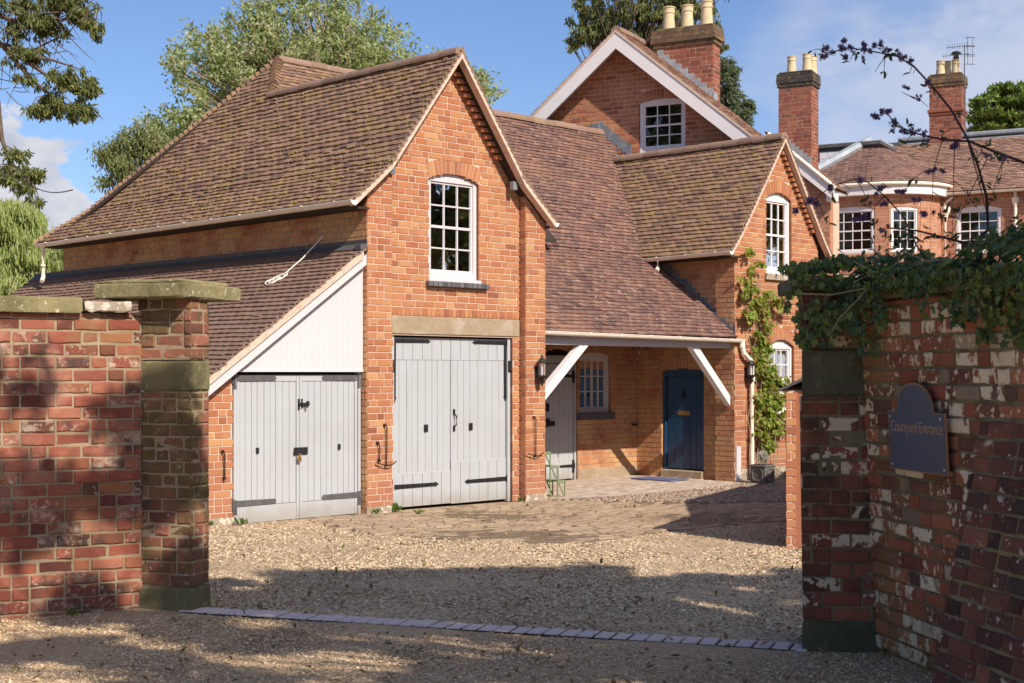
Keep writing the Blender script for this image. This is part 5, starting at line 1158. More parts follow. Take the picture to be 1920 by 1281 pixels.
# ================================================================ GATE WALLS
class LFr(Fr):
    def __init__(s, o, du, n, lean=(0,0,0)): super().__init__(o, du, n); s.lean = Vector(lean)
    def p(s, u, d, z): return s.o+s.du*u+s.n*d+Vector((0,0,z))+s.lean*z
def slab(mb, poly, z0, z1, r=.012, jit=.004, seg=5, seed=0):
    """stone slab with worn, slightly wandering edges"""
    rd = random.Random(seed); P = []
    n = len(poly)
    for i in range(n):
        a, b = Vector((*poly[i],0)), Vector((*poly[(i+1)%n],0))
        for k in range(seg): P.append(a.lerp(b, k/seg))
    c = sum(P, Vector())/len(P); rings = []
    for z, q in ((z0,r),(z0+r,0),(z1-r,0),(z1,r)):
        rings.append([p+(c-p).normalized()*(q+rd.uniform(0,jit))+Vector((0,0,z+rd.uniform(-jit,jit)*.6)) for p in P])
    m = len(P); V = [v for rg in rings for v in rg]
    mb.mesh(V, [tuple(range(m))[::-1], tuple(range(3*m,4*m))]+[(k*m+i, k*m+(i+1)%m, (k+1)*m+(i+1)%m, (k+1)*m+i) for k in range(3) for i in range(m)])
def gate_left():
    P1 = Vector((-2.69,10.10,0)); du = Vector((.887,.463,0)).normalized(); n = Vector((du.y,-du.x,0))
    r = root('garden_wall', 'sun-dappled red brick garden wall left of the gateway under a long stone coping', 'wall', None, (-4, 9.5, 0))
    F = Fr(P1, du, n); w = MB(); wall(w, F, -.06, 2.10, full(-3.6, .07), seed=201, t=.33, near=True, recess=.009); w.build('wall', ['gate_brick','gate_mortar'], r)
    F2 = lambda u, d: tuple(F.p(u, d, 0)[:2])
    c = MB(); slab(c, [F2(-3.6,.06),F2(-.36,.06),F2(-.36,-.36),F2(-3.6,-.36)], 2.10, 2.205, seg=12, jit=.006, seed=1); c.build('coping', 'mstone', r)
    c = MB(); slab(c, [F2(-.35,.065),F2(-.02,.075),F2(-.0,-.36),F2(-.35,-.36)], 2.11, 2.185, seg=7, jit=.012, seed=2); o = c.build('coping', 'lstone', r); o['label'] = 'short pale lichened coping end'
    r = root('gate_pier', 'left brick gate pier with a mossy band stone and a two-step stone cap', 'gate pier', None, (-2.45, 10.3, 0))
    C = Vector((-2.26,10.0,0)); tL = Vector((-.94,.342,0)); tR = Vector((.342,.94,0)); nL = Vector((-.342,-.94,0)); nR = Vector((.94,-.342,0))
    FL = Fr(C, -tL, nL); FR = Fr(C, tR, nR); w = MB()
    for z0, z1, sd in ((.17,1.55,1),(1.775,2.21,2)):
        wall(w, FL, z0, z1, full(-.44, 0), seed=210+sd, t=.2, near=True); wall(w, FR, z0, z1, full(.005, .24), seed=220+sd, t=.2, near=True)
    B1_ = C+tR*.24; B2 = B1_+Vector((-.11,.5,0)); B3 = C+tL*.44+tR*.6
    for z0, z1 in ((-.05,2.2),): w.prism([(*(C+(-nL*.05-nR*.05))[:2],z0),(*(B1_-nR*.03)[:2],z0),(*B2[:2],z0),(*B3[:2],z0),(*(C+tL*.42-nL*.05)[:2],z0)], (0,0,z1-z0), 1)
    w.build('shaft', ['moss_brick','gate_mortar'], r)
    for z0, z1, o_, sd, mt in ((1.555,1.768,.004,3,'gstone'),(-.05,.165,.018,4,'gstone')):
        c = MB(); P = C+(nL+nR)*o_; slab(c, [tuple((P+tL*.455)[:2]),tuple(P[:2]),tuple((P+tR*.25)[:2]),tuple((C+tL*.4+tR*.3)[:2])], z0, z1, r=.012, jit=.008, seg=6, seed=sd); c.build('band_stone' if z0 > 1 else 'base_stone', mt, r)
    Cc = Vector((-2.2775,9.847,0))
    def rc(i, a=.74, b=.77): P = Cc+tL*i+tR*i; return [tuple((P+tL*(a-2*i))[:2]), tuple(P[:2]), tuple((P+tR*(b-2*i))[:2]), tuple((P+tL*(a-2*i)+tR*(b-2*i))[:2])]
    c = MB(); slab(c, rc(0), 2.208, 2.312, r=.010, jit=.006, seg=8, seed=5); slab(c, rc(.07), 2.31, 2.345, r=.012, jit=.006, seg=8, seed=6); c.build('cap', 'mstone', r)
gate_left()
WD = Vector((.196,-.98,0)).normalized(); WN = Vector((WD.y, -WD.x, 0))          # right wall: towards the camera, face turned left
if WN.x > 0: WN = -WN
WF = LFr((2.197,8.57,0), WD, WN, (-.054,0,0))
def gate_right():
    r = root('gate_pier', 'right brick gate pier in shade with a dark green band stone, beside the sign wall', 'gate pier', None, (1.98, 8.75, 0))
    F = LFr((1.762,8.60,0), (1,-.06,0), (-.06,-1,0), (-.014,0,0)); w = MB()
    for z0, z1, sd in ((.18,1.54,1),(1.83,2.17,2)):
        wall(w, F, z0, z1, full(0, .45), seed=230+sd, t=.10, near=True); w.prism([(1.80,8.70,z0),(2.2,8.66,z0),(2.3,9.0,z0),(1.87,9.03,z0)], (0,0,z1-z0), 1)
        wall(w, LFr((1.762,8.60,0), (.225,.98,0), (-.98,.225,0), (-.014,0,0)), z0, z1, full(.01,.44), seed=240+sd, t=.1, near=False)
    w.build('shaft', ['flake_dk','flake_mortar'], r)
    q = lambda u, d: tuple(F.p(u, d, 0)[:2])
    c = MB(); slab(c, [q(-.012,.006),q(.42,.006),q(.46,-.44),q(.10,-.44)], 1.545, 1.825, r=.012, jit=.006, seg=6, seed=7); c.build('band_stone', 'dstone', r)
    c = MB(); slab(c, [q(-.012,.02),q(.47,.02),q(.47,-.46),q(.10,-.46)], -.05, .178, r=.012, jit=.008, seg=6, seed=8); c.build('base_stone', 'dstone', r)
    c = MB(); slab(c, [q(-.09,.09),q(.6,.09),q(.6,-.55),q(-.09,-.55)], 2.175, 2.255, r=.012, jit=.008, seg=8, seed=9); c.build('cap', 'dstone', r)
    r = root('garden_wall', 'shaded brick garden wall right of the gateway carrying the sign, its limewash flaking', 'wall', None, (2.6, 7, 0))
    w = MB(); wall(w, WF, -.06, 2.10, full(.005, 4.2), seed=250, t=.36, near=True, recess=.009); w.build('wall', ['flake_brick','flake_mortar'], r)
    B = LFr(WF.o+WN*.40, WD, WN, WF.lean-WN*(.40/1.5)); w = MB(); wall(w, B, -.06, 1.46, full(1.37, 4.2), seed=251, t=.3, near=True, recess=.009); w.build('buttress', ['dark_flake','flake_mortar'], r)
    q = lambda u, d: tuple(WF.p(u, d, 2.1)[:2])
    c = MB(); slab(c, [q(-.1,.075),q(4.2,.075),q(4.2,-.45),q(-.1,-.45)], 2.105, 2.19, r=.015, jit=.008, seg=16, seed=10); c.build('coping', 'gstone', r)
    # yard wall seen past the pier, ramping up as it runs back
    r = root('yard_wall', 'low sunlit brick wall end with a sloping slate top just behind the right gate pier', 'wall', None, (3, 14.8, -.13))
    w = MB(); F = Fr((2.86,14.86,0), (1,-.1,0), (-.1,-1,0)); wall(w, F, -.2, 1.50, full(0,.36), seed=260, t=.1)
    pts = [Vector((2.87,14.87,0)), Vector((3.5,16.6,0)), Vector((5.5,20.9,0)), Vector((7.2,25,0))]; hs = [1.50,1.55,2.25,2.15]
    for a, b, h0, h1, i in zip(pts, pts[1:], hs, hs[1:], range(3)):
        d = b-a; L = d.length; fr = Fr(a, d, (-d.y, d.x, 0)); lim = (lambda z, h0=h0, h1=h1, L=L: (0 if z < h0 else min(L, (z-h0)/max(.01,(h1-h0))*L*(.35 if h1-h0 > .5 else 1)), L) if z < h1 else (0,0))
        wall(w, fr, -.25, max(h0, h1), lim, seed=261+i, t=.33, plain=(i > 0), face=0, mort=0 if i else 1)
    w.build('wall', ['brick','mortar'], r)
    c = MB(); d = (pts[1]-pts[0]).normalized(); n = Vector((-d.y,d.x,0)); a = pts[0]-d*.06
    for k in range(5):
        s0, s1 = k*.36, k*.36+.35; A = lambda s, w_, z: a+d*s+n*w_+Vector((0,0,z))
        c.hexa([A(s0,.07,1.49),A(s0,-.17,1.60),A(s1,-.17,1.60),A(s1,.07,1.49),A(s0,.07,1.515),A(s0,-.17,1.635),A(s1,-.17,1.635),A(s1,.07,1.515)]); c.hexa([A(s0,-.40,1.49),A(s0,-.17,1.60),A(s1,-.17,1.60),A(s1,-.40,1.49),A(s0,-.40,1.515),A(s0,-.17,1.635),A(s1,-.17,1.635),A(s1,-.40,1.515)])
    c.build('coping', 'slate', r)
M['flake_dk'] = mk('dark_flaking_brick', [(.14,.05,.035),(.28,.085,.055),(.20,.065,.045),(.34,.12,.07)], .92,  # darker flaking brick used on the right pier
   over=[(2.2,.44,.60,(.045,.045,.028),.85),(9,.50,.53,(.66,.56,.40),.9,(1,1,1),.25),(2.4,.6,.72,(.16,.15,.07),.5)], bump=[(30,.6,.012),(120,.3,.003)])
gate_right()

def sign():
    r = root('entrance_sign', 'slate blue arched plaque lettered Courtyard Entrance on the right wall', 'sign', None, tuple(WF.p(.65,.05,1.12)))
    P = lambda u, d, z: WF.p(u, d, z)
    u0, u1, z0, z1 = .415, 1.075, 1.135, 1.466; c = (u0+u1)/2-.01; hw = .205
    prof = [(u0,z0),(u1,z0),(u1,z1),(c+hw+.012,z1)]
    for k in range(17):
        a = PI*k/16; prof.append((c+hw*math.cos(a), z1+.012+.150*math.sin(a)**.85))
    prof += [(c-hw-.012,z1),(u0,z1)]
    def off(s): cc = (c, (z0+z1)/2+.03); return [(cc[0]+(u-cc[0])*(1-s/.33), cc[1]+(z-cc[1])*(1-s/.25)) for u, z in prof]
    m = MB(); m.prism([P(u,.036,z) for u, z in prof], WF.n*.009); m.build('edge_trim', 'copper', r)
    m = MB(); m.prism([P(u,.038,z) for u, z in off(.0085)], WF.n*.0085); m.build('board', 'signblue', r)
    for u, z in ((u0+.03,z1-.03),(u1-.045,z1-.03),(u0+.03,z0+.03),(u1-.03,z0+.03)):
        m = MB(); m.tube([P(u,.046,z),P(u,.051,z)], .0065, 10); m.build('screw', 'steel', r)
    cu = bpy.data.curves.new('lettering', 'FONT'); cu.body = 'Courtyard Entrance'; cu.size = .098; cu.extrude = .0008; cu.align_x = 'CENTER'; cu.space_character = .92; cu.offset = -.0008
    to = bpy.data.objects.new('tmp', cu); COL.objects.link(to); bpy.context.view_layer.update()
    me = bpy.data.meshes.new_from_object(to); bpy.data.objects.remove(to)
    wd = max(v.co.x for v in me.vertices)-min(v.co.x for v in me.vertices); sx = .60/wd
    off_ = Vector(r['_off'])
    for v in me.vertices: x, y, z = v.co; v.co = P(c+.012+x*sx, .0475+z, 1.352+y*.92)-off_
    me.materials.clear(); me.materials.append(M['gold']); o = bpy.data.objects.new('lettering', me); COL.objects.link(o); o.parent = r; o['_off'] = r['_off']
sign()

# ================================================================ SMALL FITTINGS
F0 = HFR(0)
lantern('wall_lantern', 'black carriage lantern on the right brick pilaster of the coach house', F0, 3.17, 1.74, 'black wall lanterns')
lantern('wall_lantern', 'black carriage lantern half hidden behind the white downpipe', HFR(.2), 8.60, 1.74, 'black wall lanterns')
def stay(label, fr, u, z0, z1, arms=False):
    b = fr.p(u, .03, z0); r = root('door_stay', label, 'door stay', HF, tuple(b), 'iron door stays on the brick piers')
    m = MB(); m.tube([fr.p(u,.0,z1+.02),fr.p(u,.04,z1+.02),fr.p(u+.01,.045,z1-.02),fr.p(u+.012,.04,z0+.05),fr.p(u+.015,.035,z0)], .010, 6); m.tube([fr.p(u+.015,.0,z0),fr.p(u+.015,.05,z0)], .016, 8); fr.bev(m, u-.02,u+.02,0,.02,z1-.0,z1+.04,.003)
    m.build('rod', 'rust', r)
    if arms: m = MB(); m.tube([fr.p(u-.17,.05,z0+.05),fr.p(u-.08,.05,z0+.02),fr.p(u+.02,.06,z0+.0),fr.p(u+.10,.05,z0+.01),fr.p(u+.17,.05,z0+.05)], .008, 6); m.build('hook', 'rust', r)
stay('iron door stay on the brick pier left of the lean-to doors', HFR(.12), -2.13, .42, .72)
stay('short iron door stay, the left of the pair between the two sets of doors', F0, .17, .54, .75)
stay('long curved-foot iron door stay between the two sets of doors', F0, .29, .47, .98, True)
stay('long iron door stay below the lantern right of the big doors', F0, 3.10, .48, 1.02, True)
def props():
    r = root('loose_cable', 'white cable hanging from the eaves to a small coil on the lean-to roof', 'cable', HF, (-.55, 1.09, 2.94)); m = MB()
    a = Vector((-.03,.89,3.52)); b = Vector((-.55,1.09,2.97)); m.tube([a, a.lerp(b,.5)+Vector((0,0,-.03)), b], .009, 5); rd = random.Random(3)
    for k in range(6):
        c = b+Vector((-.04-.02*k, .02*k-.05, -.02-.014*k)); L = .09+.02*rd.random(); t = rd.uniform(-.4,.4)
        m.tube([c+Vector((math.cos(q)*L*.6, math.sin(q)*L+t*.05, math.cos(q)*L*.42+.015)) for q in np.linspace(0, 2*PI, 12)], .008, 5, cap=False)
    m.build('cable', 'cream', r)
    w = root('overhead_wire', 'thin dark telephone wire running to the far corner of the coach house', 'wire', None, (-20, 42, 9)); m = MB()
    A = Vector((-16.0,46.0,8.3)); B_ = Vector((-7.6,24.6,4.85)); m.tube([A.lerp(B_, t)-Vector((0,0,1.2*t*(1-t))) for t in np.linspace(0,1,12)], .012, 5); m.build('wire', 'iron', w)
    # lead-look planter
    r = root('square_planter', 'grey lead-look square planter with octagonal panels below the climber', 'planter', HF, (8.24,-.4,-.2)); m = MB()
    a0, a1, b0_, b1_ = 8.12, 8.42, -.54, -.22; m.bev(a0+.008,a1-.008,b0_+.008,b1_-.008,-.19,.12,.006); m.bev(a0-.008,a1+.008,b0_-.008,b1_+.008,.105,.135,.008); m.bev(a0-.008,a1+.008,b0_-.008,b1_+.008,-.2,-.165,.008); m.build('tub', 'planter', r)
    for fr, w_ in ((Fr((a0,(b0_+b1_)/2,-.025),(0,1,0),(-1,0,0)), .32), (Fr(((a0+a1)/2,b0_,-.025),(1,0,0),(0,-1,0)), .30)):
        m = MB(); R1, R2_, c = .105, .088, .04; O8 = lambda R: [(-R+c,-R),(R-c,-R),(R,-R+c),(R,R-c),(R-c,R),(-R+c,R),(-R,R-c),(-R,-R+c)]
        A_, B2 = O8(R1), O8(R2_)
        for k in range(8):
            j = (k+1)%8; m.hexa([fr.p(A_[k][0],-.009,A_[k][1]),fr.p(A_[j][0],-.009,A_[j][1]),fr.p(B2[j][0],-.009,B2[j][1]),fr.p(B2[k][0],-.009,B2[k][1]),fr.p(A_[k][0],.01,A_[k][1]),fr.p(A_[j][0],.01,A_[j][1]),fr.p(B2[j][0],.006,B2[j][1]),fr.p(B2[k][0],.006,B2[k][1])])
        m.build('moulding', 'planter', r)
    m = MB(); m.box(a0+.02,a1-.02,b0_+.02,b1_-.02,.10,.141); m.build('soil', 'soil', r)
    r = root('doormat', 'faded blue doormat lying on the paving before the blue door', 'doormat', HF, (7.75,1.35,-.178)); m = MB(); m.bev(7.45,7.98,.95,1.85,-.178,-.160,.006); m.build('pad', 'mat', r)
    r = root('tiered_plant_stand', 'sage green metal folding plant stand half hidden by the coach house corner', 'plant stand', HF, (3.8,.35,-.18))
    for k, (a, z) in enumerate(((4.02,.06),(3.86,.29),(3.70,.50))):
        m = MB()
        for j in range(3): m.bev(a-.13+.05*j,a-.085+.05*j,.24,.50,z-.012,z+.006,.003)
        m.bev(a-.14,a+.03,.235,.255,z-.035,z+.008,.003); m.bev(a-.14,a+.03,.485,.505,z-.035,z+.008,.003); m.build('shelf', 'greenm', r)
        for b in (.245,.495): m = MB(); m.bar((a+.015,b,-.18),(a+.015,b,z),.014,.014); m.build('leg', 'greenm', r)
    for b in (.25,.49):
        m = MB(); m.bar((4.035,b,-.18),(3.60,b,.5),.012,.018); m.build('brace', 'greenm', r)
props()

# ================================================================ GREENERY
def leaves(name, P, size, mat_, parent=None, shape='quad', dirs=None, seed=0, normals=None, aspect=.5, jit=1.0):
    """n leaf faces at points P. shape: quad (folded diamond), spray (long), ivy (lobed)"""
    rg = np.random.default_rng(seed); P = np.asarray(P, float); n = len(P)
    if n == 0: return None
    s = np.asarray(size) if np.ndim(size) else size*(.6+.8*rg.random(n))
    D = rg.normal(size=(n,3)) if dirs is None else np.asarray(dirs, float)+rg.normal(size=(n,3))*.35*jit
    D /= np.linalg.norm(D, axis=1)[:, None]+1e-9
    Nn = rg.normal(size=(n,3)) if normals is None else np.asarray(normals, float)+rg.normal(size=(n,3))*.45*jit
    Nn -= (Nn*D).sum(1)[:, None]*D; Nn /= np.linalg.norm(Nn, axis=1)[:, None]+1e-9
    S = np.cross(Nn, D)
    if shape == 'quad': pts = [(0,0,0),(.5,-aspect/2,.05),(1,0,-.08),(.5,aspect/2,.05)]; fc = [(0,1,2,3)]
    elif shape == 'leaf': pts = [(0,0,0),(.3,-aspect/2,.08),(.7,-aspect*.4,.06),(1,0,-.1),(.7,aspect*.4,.06),(.3,aspect/2,.08)]; fc = [(0,1,2,3),(0,3,4,5)]
    elif shape == 'spray': pts = [(0,0,0),(.35,-aspect/2,0),(1,-.05,-.15),(1,.05,-.15),(.35,aspect/2,0),(.6,0,.06)]; fc = [(0,1,5),(1,2,3,5),(5,3,4),(0,5,4)]
    elif shape == 'ivy': pts = [(0,0,0),(.02,-.42,.02),(.35,-.30,.04),(.50,-.55,-.02),(.62,-.22,.04),(1.0,0,-.08),(.62,.22,.04),(.50,.55,-.02),(.35,.30,.04),(.02,.42,.02)]; fc = [(0,1,2,3,4,5),(0,5,6,7,8,9)]
    pts = np.array(pts); k = len(pts)
    V = P[:,None]+(D[:,None]*pts[None,:,0:1]+S[:,None]*pts[None,:,1:2]+Nn[:,None]*pts[None,:,2:3])*s[:,None,None]
    V = V.reshape(-1,3)
    F = [tuple(i*k+j for j in f) for i in range(n) for f in fc]
    off = np.array(parent['_off']) if parent is not None else np.zeros(3)
    me = bpy.data.meshes.new(name); me.from_pydata((V-off).tolist(), [], F)
    me.materials.append(M[mat_]); o = bpy.data.objects.new(name, me); COL.objects.link(o)
    if parent is not None: o.parent = parent; o['_off'] = parent['_off']
    return o
def ball(rg, c, r, n, shell=.5):
    d = rg.normal(size=(n,3)); d /= np.linalg.norm(d, axis=1)[:,None]; rr = (shell+(1-shell)*rg.random(n))[:,None]
    return np.array(c)+d*rr*np.array(r)
def px(x, y, Y): return Vector(((x-960)/2667*Y, Y, EYE-(y-700)/2667*Y))
def tree(name, label, cat, base, top, tr, blobs, nper, rs, lsize, mat_, seed, shape='leaf', droop=None, bark='bark', limbs=True, group=None, aspect=.5, filt=None, flat=.75):
    """blobs: (centre, radii, number of leaf clumps)"""
    rg = np.random.default_rng(seed); rd = random.Random(seed); r = root(name, label, cat, None, tuple(base), group)
    base = Vector(base); top = Vector(top); m = MB(); n = 8; sp = [base.lerp(top, k/n)+Vector((rd.uniform(-.15,.15),rd.uniform(-.15,.15),0))*(k>0) for k in range(n+1)]
    m.tube(sp, [tr*(1-.85*k/n) for k in range(n+1)], 9)
    P = []; 
    for c, rad, k in blobs:
        cc = ball(rg, c, rad, k, .25)
        for q in cc:
            if filt and not filt(q): continue
            if limbs and rd.random() < .55:
                z = base.z+(top.z-base.z)*min(.95, max(.2, (q[2]-base.z)/(top.z-base.z)*.75)); s = base.lerp(top, (z-base.z)/(top.z-base.z)); e = Vector(q); L = (e-s).length
                md = s.lerp(e, .5)+Vector((rd.uniform(-.1,.1)*L*.5, rd.uniform(-.1,.1)*L*.5, rd.uniform(-.02,.12)*L*.5)); m.tube([s, md, e], [tr*.16, tr*.08, tr*.02+.004], 4, cap=False)
            R = rs*rd.uniform(.6,1.35); kk = int(nper*rd.uniform(.6,1.3)); pts = ball(rg, q, (R, R, R*flat), kk, .2); P.append(pts)
            for _ in range(3):                # twigs through the clump
                t = Vector(q)+Vector(rg.normal(size=3)).normalized()*R*.75; m.tube([Vector(q), t], [.012+tr*.02, .004], 3, cap=False)
    P = np.concatenate(P); m.build('trunk', bark, r)
    dirs = None if droop is None else np.tile(np.array(droop, float), (len(P),1))
    leaves('crown', P, lsize, mat_, r, shape, dirs, seed+1, aspect=aspect); return r
B = lambda x, y, Y, rx, ry, rY, k: (tuple(px(x, y, Y)), (rx/2667*Y, rY, ry/2667*Y), k)
# the silvery tree over the coach house roof
tree('broadleaf_tree', 'large silvery green broadleaf tree rising behind the coach house roof', 'tree', (-5.6,41,-.2), (-5.2,41,10.5), .35,
     [B(560,120,41,175,140,2.6,300), B(680,120,41,120,95,2.2,150), B(440,130,41,110,95,2.2,130), B(385,235,40,90,70,1.8,90), B(790,150,42,70,60,1.4,34), B(300,250,40,60,45,1.2,30), B(900,170,42,45,32,.9,20), B(855,125,42,40,30,.9,14), B(480,40,41,90,45,1.5,40), B(610,10,41,120,50,1.5,45), B(350,130,40,45,55,1.,16)],
     36, .42, .12, 'lf_silver', 31, bark='palebark', aspect=.55)
tree('broadleaf_tree', 'smaller olive green tree at the left foot of the silvery one', 'tree', (-10.6,39,-.2), (-10.4,39,7), .2,
     [B(262,262,39,34,38,.8,26), B(215,300,39,40,32,.9,34), B(250,330,39,60,50,1.2,50), B(310,290,39,50,50,1.2,40)], 60, .34, .12, 'lf_olive', 37, shape='spray', droop=(0,0,-.8), aspect=.35)
# tall conifer behind the high gable
tree('conifer_tree', 'tall dark conifer with drooping sprays behind the high gable', 'tree', (3.6,47,-.2), (3.75,47,18), .3,
     [B(1120,40,47,60,55,1.4,64), B(1085,75,47,28,22,.7,12), B(1190,40,47,70,70,1.8,90), B(1170,-20,47,110,50,2,70), B(1270,30,47,80,60,1.8,90), B(1330,90,47,38,60,1.2,40), B(1310,-30,47,60,50,1.5,40)],
     48, .19, .15, 'lf_conif', 41, shape='spray', droop=(0,0,-.9), aspect=.35)
tree('conifer_tree', 'blue green conifer with layered downswept boughs right of the three-pot chimney', 'tree', (6.9,44,-.2), (6.75,44,11), .22,
     [B(1355,150,44,30,45,.9,34), B(1372,130,44,16,14,.5,8), B(1365,190,44,38,24,1.0,26), B(1385,215,44,32,14,.8,22), B(1350,220,44,30,30,1.0,24), B(1400,200,44,14,6,.4,5), B(1398,238,44,12,6,.3,4)],
     60, .18, .15, 'lf_bluec', 43, shape='spray', droop=(.4,0,-.45), aspect=.28)
tree('cedar_tree', 'bright green cedar with flat tiers beyond the far right roof', 'tree', (28.5,78,-.2), (28,78,17), .6,
     [B(1885,172,78,40,3,2.5,26), B(1925,183,78,60,3,3,30), B(1850,190,78,24,3,2,14), B(1880,200,78,55,3,3,34), B(1935,208,78,55,3,3,26), B(1850,219,78,32,3,2.5,20), B(1900,226,78,62,3,3,34), B(1845,243,78,26,3,2,14), B(1890,247,78,60,3,3,30), B(1940,240,78,60,3,3,26)],
     50, .42, .30, 'lf_cedar', 47, flat=.18, shape='spray', droop=(.2,0,.1), aspect=.45)
tree('willow_tree', 'pale green weeping willow at the far left beyond the lean-to roof', 'tree', (-15.4,42,-.2), (-15.2,42,7), .3,
     [B(20,430,42,60,50,1.6,80), B(70,480,42,45,50,1.3,60), B(10,520,42,60,60,1.6,90), B(40,400,42,30,24,1,18), B(90,520,42,30,60,1.2,40), B(120,500,42,50,50,1.2,40)], 90, .42, .26, 'lf_willow', 53, shape='spray', droop=(.1,0,-1.6), aspect=.14, bark='palebark')
# overhanging evergreen, top left
def evergreen():
    r = root('evergreen_tree', 'dark evergreen whose ragged boughs hang into the top left of the view', 'tree', None, (-8.2,16.5,0)); rd = random.Random(5); rg = np.random.default_rng(5); m = MB(); Y = 16.0
    m.tube([(-8.2,16.5,-.1),(-8.1,16.4,3),(-7.9,16.3,6),(-7.8,16.2,9)], [.32,.27,.2,.08], 10)
    A = Vector((-8.05,16.4,4.9)); paths = [[A, px(-40,60,Y), px(40,108,Y), px(100,150,Y), px(160,160,Y)], [Vector((-8,16.4,5.4)), px(-60,10,Y), px(30,40,Y), px(110,40,Y), px(185,15,Y)], [A, px(-30,75,Y), px(60,95,Y+.3), px(130,60,Y+.3)], [A, px(-60,120,Y), px(-5,190,Y), px(3,260,Y), px(20,310,Y), px(60,330,Y)], [px(-5,75,Y), px(60,150,Y), px(110,190,Y), px(140,210,Y)], [px(40,108,Y), px(90,110,Y), px(150,130,Y)], [A, px(-40,30,Y), px(20,-10,Y), px(90,-40,Y)]]
    for i, p in enumerate(paths): k = len(p); m.tube(p, [(.05 if i in (0,1,3) else .03)*(1-.8*j/(k-1)) for j in range(k)], 6)
    cl = [(95,45,40,26,36),(150,30,38,30,46),(60,30,45,24,26),(180,50,16,18,14),(130,150,45,26,46),(165,165,20,22,22),(110,200,40,22,40),(75,205,24,14,14),(150,205,28,24,30),(60,100,40,22,16),(30,60,40,26,16),(30,290,30,22,15),(65,325,26,20,18),(50,350,20,22,14),(20,330,22,22,12),(70,375,10,8,4),(30,5,60,20,30),(120,5,60,16,36),(60,150,30,14,10),(-10,330,20,30,10),(20,100,30,30,10)]
    P = []
    for x, y, rx, ry, k in cl:
        c = ball(rg, px(x, y, Y), (rx/2667*Y, .35, ry/2667*Y), k, .1)
        for q in c:
            R = rd.uniform(.045,.095); P.append(ball(rg, q, (R,R,R*.8), rd.randint(18,38), .1)); pth = rd.choice(paths); s = min((v for p in paths for a, b in zip(p, p[1:]) for v in (a.lerp(b,.0), a.lerp(b,.33), a.lerp(b,.66), b)), key=lambda v: (v-Vector(q)).length)
            m.tube([s, s.lerp(Vector(q), .5)+Vector((rd.uniform(-.04,.04),0,rd.uniform(.0,.06))), Vector(q)], [.010,.007,.003], 3, cap=False)
    for _ in range(70):
        c = px(rd.uniform(-20,130), rd.uniform(-10,180), Y+rd.uniform(-.3,.3)); e = c+Vector((rd.uniform(-.25,.35),rd.uniform(-.1,.1),rd.uniform(-.4,.12))); m.tube([c, c.lerp(e,.5)+Vector((0,0,rd.uniform(-.04,.05))), e], [.006,.005,.002], 3, cap=False)
    m.build('trunk', 'bark', r); P = np.concatenate(P); leaves('crown', P, .058, 'lf_conif', r, 'spray', np.tile([.15,0,-.6],(len(P),1)), 6, aspect=.34)
evergreen()
# trees standing behind and beside the viewer: they throw the dappled shade and show in the window glass
def land(q): return (q[0]-.709*q[2], q[1]+1.024*q[2])
def shadef(q):
    x, y = land(q)
    if y > 12.75+.28*min(x, 1.2)-.6*max(0, x-1.2)*0 or y > 13.1: return False
    if x > 1.0 and y > 11.9+.5*(x-1): return False
    if y < 10.8 and .3+(10.85-y)*.22 < x < 2.4 and math.sin(x*9+y*7) < .7: return False
    # openings in the crown that let sun flecks reach the ground and the left wall
    h = math.sin(x*2.7+1.2*math.sin(y*2.1))*math.sin(y*4.2+x*1.1)+.35*math.sin(x*5.7-y*6.3)
    if x < -1.9 and y > 9.55: h = math.sin(x*4.6+1.1*math.sin(y*3))*math.sin(y*5.2+x*1.7)+.3*math.sin(x*9-y*7)
    lim = 1.6 if (y > 9.75-.33*x and x > -1.9) else ((-.20 if y > 9.55 else -.45) if x < -1.9 else (-.42 if x < 1.2 else .3))
    return h < lim
tree('broadleaf_tree', 'spreading broadleaf tree behind the viewer that dapples the drive with shade', 'tree', (8.3,.6,-.1), (7.2,.6,9), .3,
     [((4.7,2.3,7.6), (4.8,3.9,1.3), 1900)], 54, .20, .14, 'lf_olive', 61, filt=shadef, aspect=.6)
for i, (x, y, h, s, lb) in enumerate(((25,18,15,5.5,'broad dense evergreen facing the coach house window'),(26,30,16,5.5,'dense evergreen beyond the right end of the yard'),(-18,11.5,18,6.5,'broadest dense evergreen behind the left garden wall'),(23,13,14,4.6,'dense evergreen tree off to the right, mirrored in the coach house window'),(26,23,16,5.0,'tallest dense evergreen off to the right of the yard'),(21,6,9,3.6,'nearest dense evergreen off to the right of the viewer'),(-16,8,17,5.0,'dense evergreen behind the viewer on the left'),(-21,15,17,5.0,'dense evergreen left of the yard beyond the garden wall'),(-9,-12,12,4.5,'dense evergreen far behind the viewer'))):
    tree('evergreen_tree', lb, 'tree', (x,y,-.1), (x,y,h), .35, [((x,y,h*.55),(s*.8,s*.8,h*.42),150)], 60, .7, .42, 'lf_conif', 70+i, limbs=False, group='evergreens round the yard')

